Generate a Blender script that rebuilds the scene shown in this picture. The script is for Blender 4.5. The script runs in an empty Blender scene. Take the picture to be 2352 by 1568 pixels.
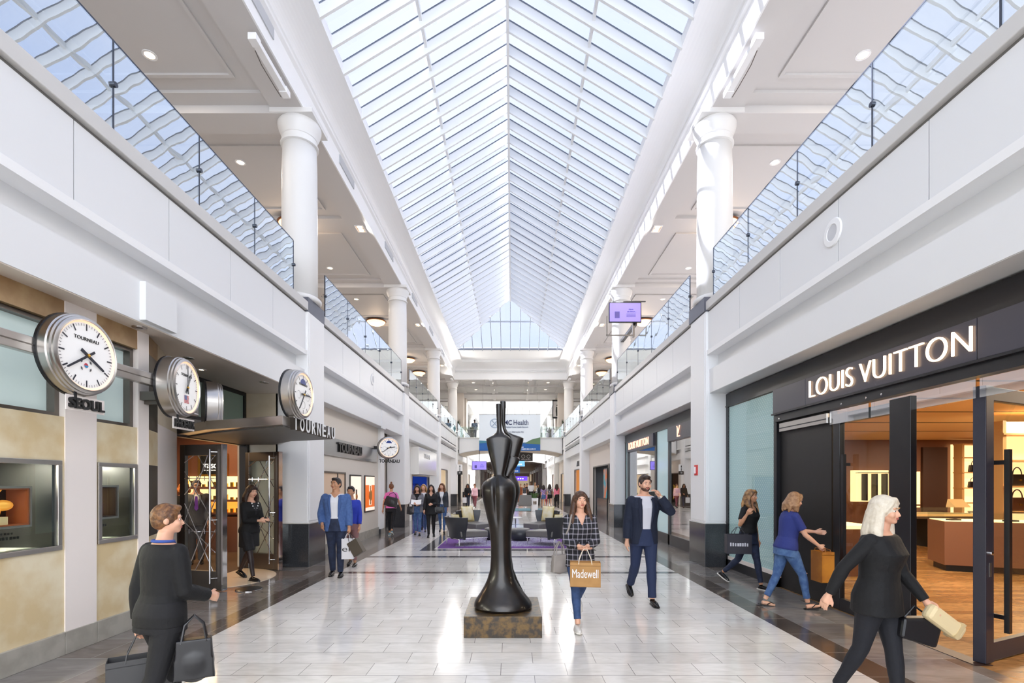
import bpy, bmesh, math, random
from mathutils import Vector, Matrix, Euler
PI = math.pi
random.seed(7)
SC = bpy.context.scene
COL = SC.collection
# ------------------------------------------------------------------ camera, world, sun, exposure
CX = -0.1           # centre line of the hall
FPX = 1150.0        # focal length in pixels of the 2352 wide frame
cam = bpy.data.cameras.new('camera'); cam_o = bpy.data.objects.new('camera', cam); COL.objects.link(cam_o)
cam.sensor_width = 36.0; cam.lens = FPX/2352*36.0
cam.shift_y = (1109-784)/2352.0; cam.clip_end = 500; cam.clip_start = .05
cam_o.location = (0, 0, 1.68); cam_o.rotation_euler = (PI/2, 0, 0)
SC.camera = cam_o
SC.view_settings.view_transform = 'Standard'; SC.view_settings.look = 'None'
SC.view_settings.gamma = 1.0; SC.view_settings.exposure = 0.92
try: SC.view_settings.use_curve_mapping = False
except Exception: pass
SC.cycles.max_bounces = 10; SC.cycles.diffuse_bounces = 5; SC.cycles.glossy_bounces = 4
SC.cycles.transmission_bounces = 6; SC.cycles.transparent_max_bounces = 16
SC.cycles.caustics_reflective = False; SC.cycles.caustics_refractive = False
SC.cycles.sample_clamp_indirect = 6.0
SC.cycles.use_denoising = True
W = bpy.data.worlds.new('sky'); SC.world = W; W.use_nodes = True
wn = W.node_tree; wn.nodes.clear()
wo = wn.nodes.new('ShaderNodeOutputWorld'); wb = wn.nodes.new('ShaderNodeBackground')
tc = wn.nodes.new('ShaderNodeTexCoord'); nz = wn.nodes.new('ShaderNodeTexNoise'); cr = wn.nodes.new('ShaderNodeValToRGB')
nz.inputs['Scale'].default_value = 2.2; nz.inputs['Detail'].default_value = 5
cr.color_ramp.elements[0].position = .35; cr.color_ramp.elements[0].color = (.73, .82, .965, 1)
cr.color_ramp.elements[1].position = .62; cr.color_ramp.elements[1].color = (.985, .98, .965, 1)
wn.links.new(tc.outputs['Generated'], nz.inputs['Vector']); wn.links.new(nz.outputs['Fac'], cr.inputs['Fac'])
wn.links.new(cr.outputs['Color'], wb.inputs['Color']); wn.links.new(wb.outputs['Background'], wo.inputs['Surface'])
wb.inputs['Strength'].default_value = 2.9
sun = bpy.data.lights.new('sun', 'SUN'); sun_o = bpy.data.objects.new('sun', sun); COL.objects.link(sun_o)
sun.energy = 40.0; sun.angle = math.radians(.6); sun.color = (1, .96, .9)
sun_o.rotation_euler = Vector((.90, -.36, -.56)).to_track_quat('-Z', 'Y').to_euler()

# ------------------------------------------------------------------ helpers
def srgb(r, g, b):
    f = lambda c: ((c/255.+.055)/1.055)**2.4 if c/255. > .04045 else c/255./12.92
    return (f(r), f(g), f(b), 1)
MATS = {}
def mat(name, col, rough=.6, metal=0, spec=.5, emit=None, es=0, noise=None, bump=None, coat=0, col2=None, nscale=8, aniso=0):
    if name in MATS: return MATS[name]
    m = bpy.data.materials.new(name); m.use_nodes = True; nt = m.node_tree
    b = nt.nodes['Principled BSDF']
    c = srgb(*col) if max(col) > 1.01 else (*col, 1)
    b.inputs['Base Color'].default_value = c
    b.inputs['Roughness'].default_value = rough; b.inputs['Metallic'].default_value = metal
    b.inputs['Specular IOR Level'].default_value = spec
    if coat: b.inputs['Coat Weight'].default_value = coat; b.inputs['Coat Roughness'].default_value = .08
    if emit is not None:
        b.inputs['Emission Color'].default_value = srgb(*emit); b.inputs['Emission Strength'].default_value = es
    t = None
    if col2 is not None or bump:
        t = nt.nodes.new('ShaderNodeTexCoord')
        n = nt.nodes.new('ShaderNodeTexNoise'); n.inputs['Scale'].default_value = nscale; n.inputs['Detail'].default_value = 6
        nt.links.new(t.outputs['Object'], n.inputs['Vector'])
        if col2 is not None:
            r = nt.nodes.new('ShaderNodeValToRGB'); r.color_ramp.elements[0].position = .4; r.color_ramp.elements[1].position = .62
            r.color_ramp.elements[0].color = c; r.color_ramp.elements[1].color = srgb(*col2)
            nt.links.new(n.outputs['Fac'], r.inputs['Fac']); nt.links.new(r.outputs['Color'], b.inputs['Base Color'])
        if bump:
            bp = nt.nodes.new('ShaderNodeBump'); bp.inputs['Strength'].default_value = bump; bp.inputs['Distance'].default_value = .02
            nt.links.new(n.outputs['Fac'], bp.inputs['Height']); nt.links.new(bp.outputs['Normal'], b.inputs['Normal'])
    MATS[name] = m
    return m
def nodes_of(m): return m.node_tree, m.node_tree.nodes['Principled BSDF']
def tile_mat(name, c1, c2, mortar, w, h, rough, msize=.004, offset=.5, vein=.25, rot=False, spec=.5, vcol=None, soff=(0, 0), vs=3.0):
    m = mat(name, c1, rough, spec=spec); nt, b = nodes_of(m)
    t = nt.nodes.new('ShaderNodeTexCoord'); mp = nt.nodes.new('ShaderNodeMapping')
    mp.inputs['Location'].default_value = (soff[0], soff[1], 0)
    if rot: mp.inputs['Rotation'].default_value = (0, 0, PI/2)
    br = nt.nodes.new('ShaderNodeTexBrick'); br.offset = offset
    br.inputs['Scale'].default_value = 1; br.inputs['Brick Width'].default_value = w; br.inputs['Row Height'].default_value = h
    br.inputs['Mortar Size'].default_value = msize; br.inputs['Mortar Smooth'].default_value = .1
    br.inputs['Color1'].default_value = srgb(*c1); br.inputs['Color2'].default_value = srgb(*c2); br.inputs['Mortar'].default_value = srgb(*mortar)
    nt.links.new(t.outputs['Object'], mp.inputs['Vector']); nt.links.new(mp.outputs['Vector'], br.inputs['Vector'])
    n = nt.nodes.new('ShaderNodeTexNoise'); n.inputs['Scale'].default_value = vs; n.inputs['Detail'].default_value = 8; n.inputs['Distortion'].default_value = 1.5
    mp2 = nt.nodes.new('ShaderNodeMapping'); mp2.inputs['Scale'].default_value = (1, 3.2, 1)
    nt.links.new(t.outputs['Object'], mp2.inputs['Vector']); nt.links.new(mp2.outputs['Vector'], n.inputs['Vector'])
    mx = nt.nodes.new('ShaderNodeMix'); mx.data_type = 'RGBA'; mx.blend_type = 'MULTIPLY'; mx.inputs[0].default_value = 1
    r = nt.nodes.new('ShaderNodeValToRGB'); r.color_ramp.elements[0].position = .3; r.color_ramp.elements[1].position = .7
    v = vcol or (1-vein, 1-vein, 1-vein*1.1)
    r.color_ramp.elements[0].color = (*v, 1); r.color_ramp.elements[1].color = (1, 1, 1, 1)
    nt.links.new(n.outputs['Fac'], r.inputs['Fac']); nt.links.new(br.outputs['Color'], mx.inputs[6]); nt.links.new(r.outputs['Color'], mx.inputs[7])
    nt.links.new(mx.outputs[2], b.inputs['Base Color'])
    return m
def glass_mat(name, tint, ior=1.45, bump=0, bscale=2.0, rough=0.0, boost=0.0, gcol=(1, 1, 1)):
    m = bpy.data.materials.new(name); m.use_nodes = True; nt = m.node_tree; nt.nodes.clear()
    o = nt.nodes.new('ShaderNodeOutputMaterial'); mx = nt.nodes.new('ShaderNodeMixShader')
    tr = nt.nodes.new('ShaderNodeBsdfTransparent'); tr.inputs['Color'].default_value = (*tint, 1)
    g = nt.nodes.new('ShaderNodeBsdfGlossy'); g.inputs['Roughness'].default_value = rough; g.inputs['Color'].default_value = (*gcol, 1)
    f = nt.nodes.new('ShaderNodeFresnel'); f.inputs['IOR'].default_value = ior
    fac = f.outputs[0]
    if boost:
        a = nt.nodes.new('ShaderNodeMath'); a.operation = 'ADD'; a.use_clamp = True; a.inputs[1].default_value = boost
        nt.links.new(fac, a.inputs[0]); fac = a.outputs[0]
    ge = nt.nodes.new('ShaderNodeNewGeometry'); ba = nt.nodes.new('ShaderNodeMath'); ba.operation = 'SUBTRACT'; ba.inputs[0].default_value = 1
    nt.links.new(ge.outputs['Backfacing'], ba.inputs[1]); mu = nt.nodes.new('ShaderNodeMath'); mu.operation = 'MULTIPLY'
    nt.links.new(fac, mu.inputs[0]); nt.links.new(ba.outputs[0], mu.inputs[1]); fac = mu.outputs[0]
    if bump:
        t = nt.nodes.new('ShaderNodeTexCoord'); n = nt.nodes.new('ShaderNodeTexNoise'); n.inputs['Scale'].default_value = bscale; n.inputs['Detail'].default_value = 1
        bp = nt.nodes.new('ShaderNodeBump'); bp.inputs['Strength'].default_value = bump; bp.inputs['Distance'].default_value = .02
        nt.links.new(t.outputs['Object'], n.inputs['Vector']); nt.links.new(n.outputs['Fac'], bp.inputs['Height'])
        nt.links.new(bp.outputs['Normal'], g.inputs['Normal'])
    nt.links.new(fac, mx.inputs[0]); nt.links.new(tr.outputs[0], mx.inputs[1]); nt.links.new(g.outputs[0], mx.inputs[2])
    nt.links.new(mx.outputs[0], o.inputs['Surface'])
    MATS[name] = m
    return m

def world_loc(o):
    v = Vector((0, 0, 0))
    while o is not None: v += o.location; o = o.parent
    return v
class MB:
    """collects shapes; build() links them as ONE mesh object"""
    def __init__(s): s.v = []; s.f = []; s.m = []; s.cur = 0
    def add(s, vs, fs):
        k = len(s.v); s.v += [tuple(p) for p in vs]; s.f += [tuple(i+k for i in q) for q in fs]; s.m += [s.cur]*len(fs); return s
    def slot(s, i): s.cur = i; return s
    def box(s, x0, x1, y0, y1, z0, z1):
        if x0 > x1: x0, x1 = x1, x0
        if y0 > y1: y0, y1 = y1, y0
        if z0 > z1: z0, z1 = z1, z0
        return s.add([(x0,y0,z0),(x1,y0,z0),(x1,y1,z0),(x0,y1,z0),(x0,y0,z1),(x1,y0,z1),(x1,y1,z1),(x0,y1,z1)],
                     [(0,3,2,1),(4,5,6,7),(0,1,5,4),(1,2,6,5),(2,3,7,6),(3,0,4,7)])
    def quad(s, a, b, c, d): return s.add([a, b, c, d], [(0, 1, 2, 3)])
    def tube(s, pts, r, n=8, caps=True):
        pts = [Vector(p) for p in pts]; rs = r if isinstance(r, (list, tuple)) else [r]*len(pts)
        vs = []; fs = []; prev = None
        for i, p in enumerate(pts):
            d = (pts[min(i+1, len(pts)-1)]-pts[max(i-1, 0)]).normalized()
            if prev is None: a = d.orthogonal().normalized()
            else:
                a = prev-d*prev.dot(d)
                a = a.normalized() if a.length > 1e-6 else d.orthogonal().normalized()
            prev = a; b = d.cross(a)
            for j in range(n):
                t = 2*PI*j/n; vs.append(p+a*math.cos(t)*rs[i]+b*math.sin(t)*rs[i])
        for i in range(len(pts)-1):
            for j in range(n):
                fs.append((i*n+j, i*n+(j+1) % n, (i+1)*n+(j+1) % n, (i+1)*n+j))
        if caps: fs.append(tuple(range(n-1, -1, -1))); fs.append(tuple((len(pts)-1)*n+j for j in range(n)))
        return s.add(vs, fs)
    def lathe(s, prof, c=(0, 0, 0), n=32, axis='z', caps=True):
        vs = []; fs = []
        for r, h in prof:
            for j in range(n):
                t = 2*PI*j/n; x, y = r*math.cos(t), r*math.sin(t)
                p = (x, y, h) if axis == 'z' else ((h, x, y) if axis == 'x' else (y, h, x))
                vs.append((p[0]+c[0], p[1]+c[1], p[2]+c[2]))
        for i in range(len(prof)-1):
            for j in range(n): fs.append((i*n+j, i*n+(j+1) % n, (i+1)*n+(j+1) % n, (i+1)*n+j))
        if caps: fs.append(tuple(range(n-1, -1, -1))); fs.append(tuple((len(prof)-1)*n+j for j in range(n)))
        return s.add(vs, fs)
    def prism(s, poly, z0, z1, axis='z'):
        n = len(poly)
        mk = (lambda a, b, h: (a, b, h)) if axis == 'z' else ((lambda a, b, h: (h, a, b)) if axis == 'x' else (lambda a, b, h: (a, h, b)))
        vs = [mk(a, b, z0) for a, b in poly]+[mk(a, b, z1) for a, b in poly]
        return s.add(vs, [tuple(range(n-1, -1, -1)), tuple(range(n, 2*n))]+[(i, (i+1) % n, n+(i+1) % n, n+i) for i in range(n)])
    def loft(s, secs, closed=True, caps=True):
        n = len(secs[0]); vs = [p for q in secs for p in q]; fs = []
        for i in range(len(secs)-1):
            for j in range(n if closed else n-1):
                fs.append((i*n+j, i*n+(j+1) % n, (i+1)*n+(j+1) % n, (i+1)*n+j))
        if caps and closed: fs.append(tuple(range(n-1, -1, -1))); fs.append(tuple((len(secs)-1)*n+j for j in range(n)))
        return s.add(vs, fs)
    def ball(s, c, r, n=12, m=8):
        rx, ry, rz = r if isinstance(r, (list, tuple)) else (r, r, r)
        vs = [(c[0], c[1], c[2]+rz)]; fs = []
        for i in range(1, m):
            a = PI*i/m
            for j in range(n):
                t = 2*PI*j/n; vs.append((c[0]+rx*math.sin(a)*math.cos(t), c[1]+ry*math.sin(a)*math.sin(t), c[2]+rz*math.cos(a)))
        vs.append((c[0], c[1], c[2]-rz)); L = len(vs)-1
        for j in range(n):
            fs.append((0, 1+j, 1+(j+1) % n)); fs.append((L, 1+(m-2)*n+(j+1) % n, 1+(m-2)*n+j))
        for i in range(m-2):
            for j in range(n): fs.append((1+i*n+j, 1+(i+1)*n+j, 1+(i+1)*n+(j+1) % n, 1+i*n+(j+1) % n))
        return s.add(vs, fs)
    def build(s, name, m, parent=None, smooth=False, bevel=0, local=False, auto=False):
        me = bpy.data.meshes.new(name)
        off = Vector((0, 0, 0)) if (local or parent is None) else world_loc(parent)
        me.from_pydata([(p[0]-off.x, p[1]-off.y, p[2]-off.z) for p in s.v], [], s.f)
        ms = m if isinstance(m, (list, tuple)) else [m]
        for q in ms: me.materials.append(q)
        for p, i in zip(me.polygons, s.m): p.material_index = i
        bm = bmesh.new(); bm.from_mesh(me); bmesh.ops.recalc_face_normals(bm, faces=bm.faces); bm.to_mesh(me); bm.free()
        if smooth or auto:
            for p in me.polygons: p.use_smooth = True
            if auto: me.set_sharp_from_angle(angle=math.radians(38))
        o = bpy.data.objects.new(name, me); COL.objects.link(o); o.parent = parent
        if bevel:
            b = o.modifiers.new('bevel', 'BEVEL'); b.width = bevel; b.segments = 2; b.limit_method = 'ANGLE'
        return o
def tag(o, label, cat, group=None, kind=None):
    if label: o['label'] = label
    if cat: o['category'] = cat
    if group: o['group'] = group
    if kind: o['kind'] = kind
    return o
def thing(name, label, cat, loc=(0, 0, 0), rz=0, group=None):
    o = bpy.data.objects.new(name, None); COL.objects.link(o); o.empty_display_size = .1
    o.location = loc; o.rotation_euler = (0, 0, rz)
    return tag(o, label, cat, group)
def struct(name, mb, m, label=None, **k):
    o = mb.build(name, m, **k); o['kind'] = 'structure'
    if label: o['label'] = label
    return o
def kids(o): return [c for c in bpy.data.objects if c.parent is o]
def dup(root, loc=None, rz=None, label=None, group=None, _p=None):
    r = root.copy(); COL.objects.link(r)
    if _p is not None: r.parent = _p
    for ch in root.children: dup(ch, _p=r)
    if loc is not None: r.location = loc
    if rz is not None: r.rotation_euler = (0, 0, rz)
    if label: r['label'] = label
    if group: r['group'] = group
    return r
def text(body, size, m, parent, at, rot, name='lettering', ext=.012, xscale=1.0, align='LEFT', sp=1.0, bold=0.0, world=True):
    cu = bpy.data.curves.new(name, 'FONT'); cu.body = body; cu.size = size; cu.extrude = ext; cu.align_x = align; cu.space_character = sp; cu.offset = bold
    cu.resolution_u = 6
    o = bpy.data.objects.new(name, cu); COL.objects.link(o)
    dg = bpy.context.evaluated_depsgraph_get(); me = bpy.data.meshes.new_from_object(o.evaluated_get(dg))
    bpy.data.objects.remove(o)
    R = Euler(rot).to_matrix().to_4x4()
    off = world_loc(parent) if (parent is not None and world) else Vector((0, 0, 0))
    me.transform(Matrix.Translation(Vector(at)-off) @ R @ Matrix.Diagonal((xscale, 1, 1, 1)))
    me.materials.clear(); me.materials.append(m)
    o = bpy.data.objects.new(name, me); COL.objects.link(o); o.parent = parent
    return o
RX = (PI/2, 0, PI/2)     # text that faces +X (read from the hall on the left wall), runs along +Y
RXm = (PI/2, 0, -PI/2)   # text that faces -X (right wall), runs along -Y
RF = (PI/2, 0, 0)        # text that faces the camera (-Y)
def spot(name, loc, power, col=(1, .72, .45), r=.1, size=None, typ='AREA'):
    l = bpy.data.lights.new(name, typ); l.energy = power; l.color = col
    if typ == 'AREA': l.shape = 'DISK'; l.size = r*2
    else: l.shadow_soft_size = r
    o = bpy.data.objects.new(name, l); COL.objects.link(o); o.location = loc
    return o

# ------------------------------------------------------------------ materials
white = mat('white_paint', (243, 243, 243), .45)
colw = mat('column_white', (228, 227, 225), .45)
cool = mat('panel_white', (230, 231, 232), .4)
warmw = mat('warm_white', (222, 212, 202), .55)
ceilm = mat('gallery_ceiling', (208, 205, 203), .6)
capm = mat('cap_stone', (208, 206, 203), .4)
groove = mat('groove_shadow_gap', (120, 118, 116), .6)
dkgran = mat('dark_granite', (50, 52, 56), .16, spec=.6, col2=(60, 62, 66), nscale=60)
darkp = mat('plate_graphite', (86, 88, 100), .25)
black = mat('black_metal', (22, 22, 26), .3)
blackm = mat('black_matte', (14, 12, 12), .5)
steel = mat('brushed_steel', (190, 186, 182), .28, metal=1.0)
steeld = mat('dark_steel', (120, 114, 108), .35, metal=.9)
chrome = mat('chrome', (225, 225, 228), .08, metal=1.0)
lvdark = mat('slate_panel', (68, 66, 76), .32)
balglass = glass_mat('balustrade_glass', (.90, .95, .94), 1.55, bump=.10, bscale=1.7, boost=.55, gcol=(.9, .96, 1))
skyglass = glass_mat('skylight_glass', (.176, .190, .236), 1.3)
shopglass = glass_mat('shop_glass', (.92, .95, .94), 1.35)
frost = mat('frosted_glass', (198, 214, 212), .3, spec=.5, emit=(190, 208, 206), es=.18)  # faint glow added to the pane material to lighten it
lampw = mat('lamp_warm', (255, 230, 200), .5, emit=(255, 214, 168), es=6)
bowlm = mat('alabaster_bowl', (240, 205, 165), .5, emit=(255, 190, 130), es=1.6, col2=(250, 225, 195), nscale=9)
copper = mat('copper_rim', (150, 100, 70), .35, metal=.8)
tile_w = tile_mat('floor_light_stone', (240, 236, 231), (226, 221, 215), (150, 146, 142), .59, .295, .11, msize=.003, vein=.16, spec=.5, soff=(.1, .05))
tile_s = tile_mat('floor_slate_tile', (150, 147, 146), (128, 116, 108), (168, 164, 160), .72, .60, .13, msize=.004, vein=.3, offset=.33, soff=(.2, 0), vs=2.2)
tile_b = tile_mat('floor_brown_band', (104, 92, 84), (86, 76, 70), (150, 140, 132), .34, .62, .13, msize=.004, vein=.25, offset=0, soff=(0, 0))
tile_g = tile_mat('floor_grey_band', (104, 102, 102), (92, 90, 92), (160, 155, 150), .9, .6, .13, msize=.003, vein=.2)
wood_lv = tile_mat('oak_floor', (186, 142, 92), (150, 106, 62), (96, 62, 36), 1.6, .14, .25, msize=.002, vein=.45, vs=5)
carpet_d = mat('store_carpet', (96, 76, 62), .9)
marble = mat('travertine_beige', (236, 224, 194), .35, col2=(218, 196, 152), nscale=2.6, bump=.02)
marbled = mat('travertine_dark', (184, 154, 112), .35, col2=(160, 126, 86), nscale=3.5)
plaster = mat('plaster_cream', (226, 214, 192), .6, col2=(214, 198, 170), nscale=1.5)
pinkw = mat('panel_pinkish', (246, 237, 231), .5)
# ------------------------------------------------------------------ the shell
BAY = 8.95; P0 = 10.03; P1 = 10.88; YC = 10.45
def X(side, d): return CX+side*d
SN = {-1: 'left', 1: 'right'}
# floor: one mesh, cells by material
xs = [-22, X(-1, 4.35), X(-1, 3.50), X(-1, 3.19), -2.3, -1.98, 1.78, 2.1, X(1, 3.19), X(1, 3.50), X(1, 4.40), 22]
ybands = []
for k in range(0, 12):
    ybands += [(9.30+BAY*k, 9.50+BAY*k), (11.30+BAY*k, 11.53+BAY*k)]
ys = sorted(set([-9, 12.42, 12.72, 18.4, 18.1, 140, -3, 18.8]+[v for b in ybands for v in b]))
mb = MB()
for j in range(len(ys)-1):
    y0, y1 = ys[j], ys[j+1]; yc = (y0+y1)/2
    band = any(a < yc < b for a, b in ybands)
    for i in range(len(xs)-1):
        x0, x1 = xs[i], xs[i+1]; xc = (x0+x1)/2; d = abs(xc-CX)
        if d < 3.19:
            s = 0
            if band: s = 3
            isl = 12.42 < yc < 18.4 and -2.3 < xc < 2.1
            if isl and not (12.72 < yc < 18.1 and -1.98 < xc < 1.78): s = 3
        elif d < 3.5: s = 2
        elif d < 4.4: s = 1
        else:
            s = 1
            if xc > 0 and -3 < yc < 18.8: s = 4
        mb.slot(s).quad((x0, y0, 0), (x1, y0, 0), (x1, y1, 0), (x0, y1, 0))
fl = struct('floor', mb, [tile_w, tile_s, tile_b, tile_g, wood_lv], 'polished pale stone concourse floor with brown border bands')

def bay_range(k):   # clear span between pillar k and k+1
    return (-8.0 if k == 0 else P1+BAY*(k-1)), P0+BAY*k
NB = 12
for side in (-1, 1):
    sn = SN[side]
    # parapet panels, cap, ledge, fascia, slab
    pan = MB(); cap = MB(); led = MB(); fas = MB(); slab = MB(); gr = MB()
    for k in range(NB):
        y0, y1 = bay_range(k)
        if k == 0:
            joints = [y1-1.29*i for i in range(0, 15)][::-1]; joints = [4.72-1.31*6+1.31*i for i in range(0, 10)]+[y1]
        else: joints = [y0+(y1-y0)*i/6 for i in range(7)]
        for a, b in zip(joints[:-1], joints[1:]):
            pan.box(X(side, 4.03), X(side, 4.09), a+.007, b-.007, 4.33, 5.10)
        gr.box(X(side, 4.045), X(side, 4.10), y0, y1, 4.30, 5.15)
        cap.box(X(side, 3.98), X(side, 4.30), y0, y1, 5.14, 5.31)
        led.box(X(side, 4.0), X(side, 4.30), y0, y1, 4.24, 4.33)
        fas.box(X(side, 4.05), X(side, 4.30), y0, y1, 3.48, 3.95)
        fas.box(X(side, 4.22), X(side, 4.5), y0, y1, 3.9, 4.30)
        fas.box(X(side, 4.062), X(side, 4.5), y0+.001, y1-.001, 3.475, 3.55)
        slab.box(X(side, 4.10), X(side, 10.6), y0-.9 if k else y0, y1, 4.28, 5.1)
    struct('wall_'+sn+'_parapet', pan, cool, 'white parapet panels of the upper level')
    struct('trim_%d' % (1 if side < 0 else 2), cap, capm, 'stone cap of the parapet', bevel=.008)
    struct('trim_%d' % (3 if side < 0 else 4), led, white)
    struct('trim_%d' % (5 if side < 0 else 6), gr, groove)
    struct('wall_'+sn+'_fascia', fas, cool, 'white fascia above the shopfronts')
    struct('floor_upper_'+sn, slab, capm)
# fascia pier strips that break the lower fascia
for i, (sd, yy, w) in enumerate([(-1, 5.58, .06), (-1, 15.9, .45)]):
    b = MB().box(X(sd, 4.02), X(sd, 4.06), yy, yy+w, 3.42, 4.0) if i else MB().box(X(sd, 3.98), X(sd, 4.06), yy, yy+.52, 3.50, 3.93)
    struct('trim_%d' % (20+i), b, cool)

# upper gallery ceiling and its beams
EB = 36.4
for side in (-1, 1):
    c = MB(); tr = MB()
    c.box(X(side, 4.085), X(side, 4.74), -7.9, EB+30, 9.202, 9.5)
    c.box(X(side, 4.7), X(side, 10.8), -8, EB+45, 9.32, 9.5)
    for k in range(0, 7):
        yb = YC-.40+BAY*k
        c.box(X(side, 4.3), X(side, 10.8), yb, yb+.6, 9.1, 9.4)
        for (a, b, q) in ((yb-.32, yb+.92, .03), (yb+BAY/2-.2, yb+BAY/2+.4, .05)):
            tr.box(X(side, 4.74), X(side, 10.8), a, b, 9.32-q-.03, 9.33)
        # coffer moulding frames
        for (a, b) in ((yb+1.25, yb+BAY/2-.55), (yb+BAY/2+.75, yb+BAY-.65)):
            for xx0 in (5.1, 7.9):
                xx1 = xx0+2.45
                tr.box(X(side, xx0), X(side, xx1), a, a+.07, 9.28, 9.33); tr.box(X(side, xx0), X(side, xx1), b-.07, b, 9.28, 9.33)
                tr.box(X(side, xx0), X(side, xx0+.07), a+.07, b-.07, 9.281, 9.329); tr.box(X(side, xx1-.07), X(side, xx1), a+.07, b-.07, 9.281, 9.329)
    # first bay behind pillar 0 as well
    for xx0 in (5.1, 7.9):
        for (a, b) in ((2.2, 5.0), (6.1, 9.4)):
            xx1 = xx0+2.45
            tr.box(X(side, xx0), X(side, xx1), a, a+.07, 9.28, 9.33); tr.box(X(side, xx0), X(side, xx1), b-.07, b, 9.28, 9.33)
            tr.box(X(side, xx0), X(side, xx0+.07), a+.07, b-.07, 9.281, 9.329); tr.box(X(side, xx1-.07), X(side, xx1), a+.07, b-.07, 9.281, 9.329)
    struct('ceiling_'+SN[side], c, ceilm, 'flat ceiling over the upper gallery')
    struct('trim_%d' % (7 if side < 0 else 8), tr, ceilm)
    bw = MB().box(X(side, 10.5), X(side, 10.8), -8, 80, 5.0, 9.4)
    struct('wall_'+SN[side]+'_gallery', bw, warmw)
# opening fascia, mouldings and cove that run round the skylight
prof = [(4.11, 9.2), (4.08, 9.2), (4.08, 9.66), (4.02, 9.70), (4.02, 9.74), (4.10, 9.78), (4.06, 9.80), (4.06, 9.84), (4.03, 9.86)]
for i in range(0, 13):
    t = i/12*PI/2; prof.append((3.41+.62*math.cos(t), 9.88+.30*math.sin(t)))
prof += [(3.41, 10.40), (4.3, 10.45)]
mb = MB(); secs = []
def yend(d): return EB-1.9*(4.08-min(d, 4.08))
path = []
for (d, z) in prof:
    path.append([(X(-1, d), -8, z), (X(-1, d), yend(d), z), (X(1, d), yend(d), z), (X(1, d), -8, z)])
for i in range(len(prof)-1):
    for j in range(3): mb.quad(path[i][j], path[i][j+1], path[i+1][j+1], path[i+1][j])
cv = struct('ceiling_cove', mb, white, 'white curved cove running round the skylight', auto=True)
# flat slab beyond the skylight hip and over the crossing
mb = MB(); mb.box(X(-1, 4.3), X(1, 4.3), 32.6, 37, 10.34, 10.45)
struct('ceiling_soffit', mb, white)
mb = MB(); mb.box(X(-1, 4.07), X(1, 4.07), EB+.03, 45.6, 9.2, 9.5)
for yy in (38.6, 42.0, 45.2): mb.box(X(-1, 4.08), X(1, 4.08), yy, yy+.35, 9.1, 9.2)
for xx in (-1.45, 1.45):
    mb.box(CX+xx-.12, CX+xx+.12, EB+.04, 45.6, 9.13, 9.2)
struct('ceiling_crossing', mb, ceilm)
mb = MB()
for y0, y1 in ((36.8, 38.4), (39.3, 41.7)):
    for x0, x1 in ((-3.7, -1.9), (-1.1, 1.1), (1.9, 3.7)):
        a, b = CX+x0, CX+x1
        mb.box(a, b, y0, y0+.05, 9.16, 9.2); mb.box(a, b, y1-.05, y1, 9.16, 9.2); mb.box(a, a+.05, y0, y1, 9.16, 9.2); mb.box(b-.05, b, y0, y1, 9.16, 9.2)
struct('trim_9', mb, ceilm)

# ------------------------------------------------------------------ skylight
SZ = 10.33; RZ = 12.49; HS = 3.6; YR = 28.9; YG = 32.6; DY = .637
sky = thing('skylight', 'long pitched glass skylight with white rafters over the hall', 'skylight', (CX, 17, SZ))
sl = (RZ-SZ)/HS
glassmb = MB()
for side in (-1, 1):
    glassmb.quad((X(side, HS), -8, SZ), (X(side, HS), YG, SZ), (CX, YR, RZ), (CX, -8, RZ))
glassmb.quad((X(-1, HS), YG, SZ), (X(1, HS), YG, SZ), (CX, YR, RZ), (CX, YR, RZ+.001))
glassmb.build('glass_pane', skyglass, sky)
raftm = mat('rafter_white', (232, 233, 233), .5)
sealm = mat('glazing_seal', (120, 128, 140), .5)
DEP = .25; TW = .055
def rafter(y, side, d0=0.0):
    m = MB(); zb = RZ-sl*d0
    xa, xb = X(side, 3.43), X(side, d0+.02); za = RZ-sl*3.43
    pts = [(xa, za-.015), (xb, zb-.015), (xb, zb-.015-DEP), (xa, za-.015-DEP), (X(side, 3.1), RZ-sl*3.1-.015-DEP)]; pts = pts[:3]+[pts[4], pts[3]]
    vs = [(x, y, z) for x, z in pts]+[(x, y+TW, z) for x, z in pts]
    m.add(vs, [(4, 3, 2, 1, 0), (5, 6, 7, 8, 9)]+[(i, (i+1) % 5, 5+(i+1) % 5, 5+i) for i in range(5)])
    m.slot(1)
    pts = [(xa, za+.02), (xb, zb+.02), (xb, zb-.015), (xa, za-.015)]
    vs = [(x, y-.006, z) for x, z in pts]+[(x, y+TW+.006, z) for x, z in pts]
    m.add(vs, [(3, 2, 1, 0), (4, 5, 6, 7), (0, 1, 5, 4), (1, 2, 6, 5), (2, 3, 7, 6), (3, 0, 4, 7)])
    return m
y = 11.69-DY*15
while y < YG-.3:
    for side in (-1, 1):
        d0 = 0 if y < YR else HS*(y-YR)/(YG-YR)
        (rafter(y, side, d0) if d0 < 3.0 else MB().box(X(side, 3.2), X(side, 3.4), y, y+.05, RZ-sl*3.3-.2, RZ-sl*3.3)).build('rafter', [raftm, sealm], sky)
    y += DY
m = MB()
m.box(CX-.03, CX+.03, -8, YR, RZ-.36, RZ); m.build('ridge_beam', raftm, sky)
for side in (-1, 1):
    m = MB(); d = 1.8; z = RZ-sl*d
    m.box(X(side, d-.03), X(side, d+.03), -8, 30.7, z-.12, z-.01); m.build('purlin', raftm, sky)
    m = MB(); m.tube([(X(side, HS), YG, SZ-.08), (CX, YR, RZ-.08)], .05, 6); m.build('hip_rafter', raftm, sky)
barm = mat('glazing_bar', (176, 182, 190), .4)
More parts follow.
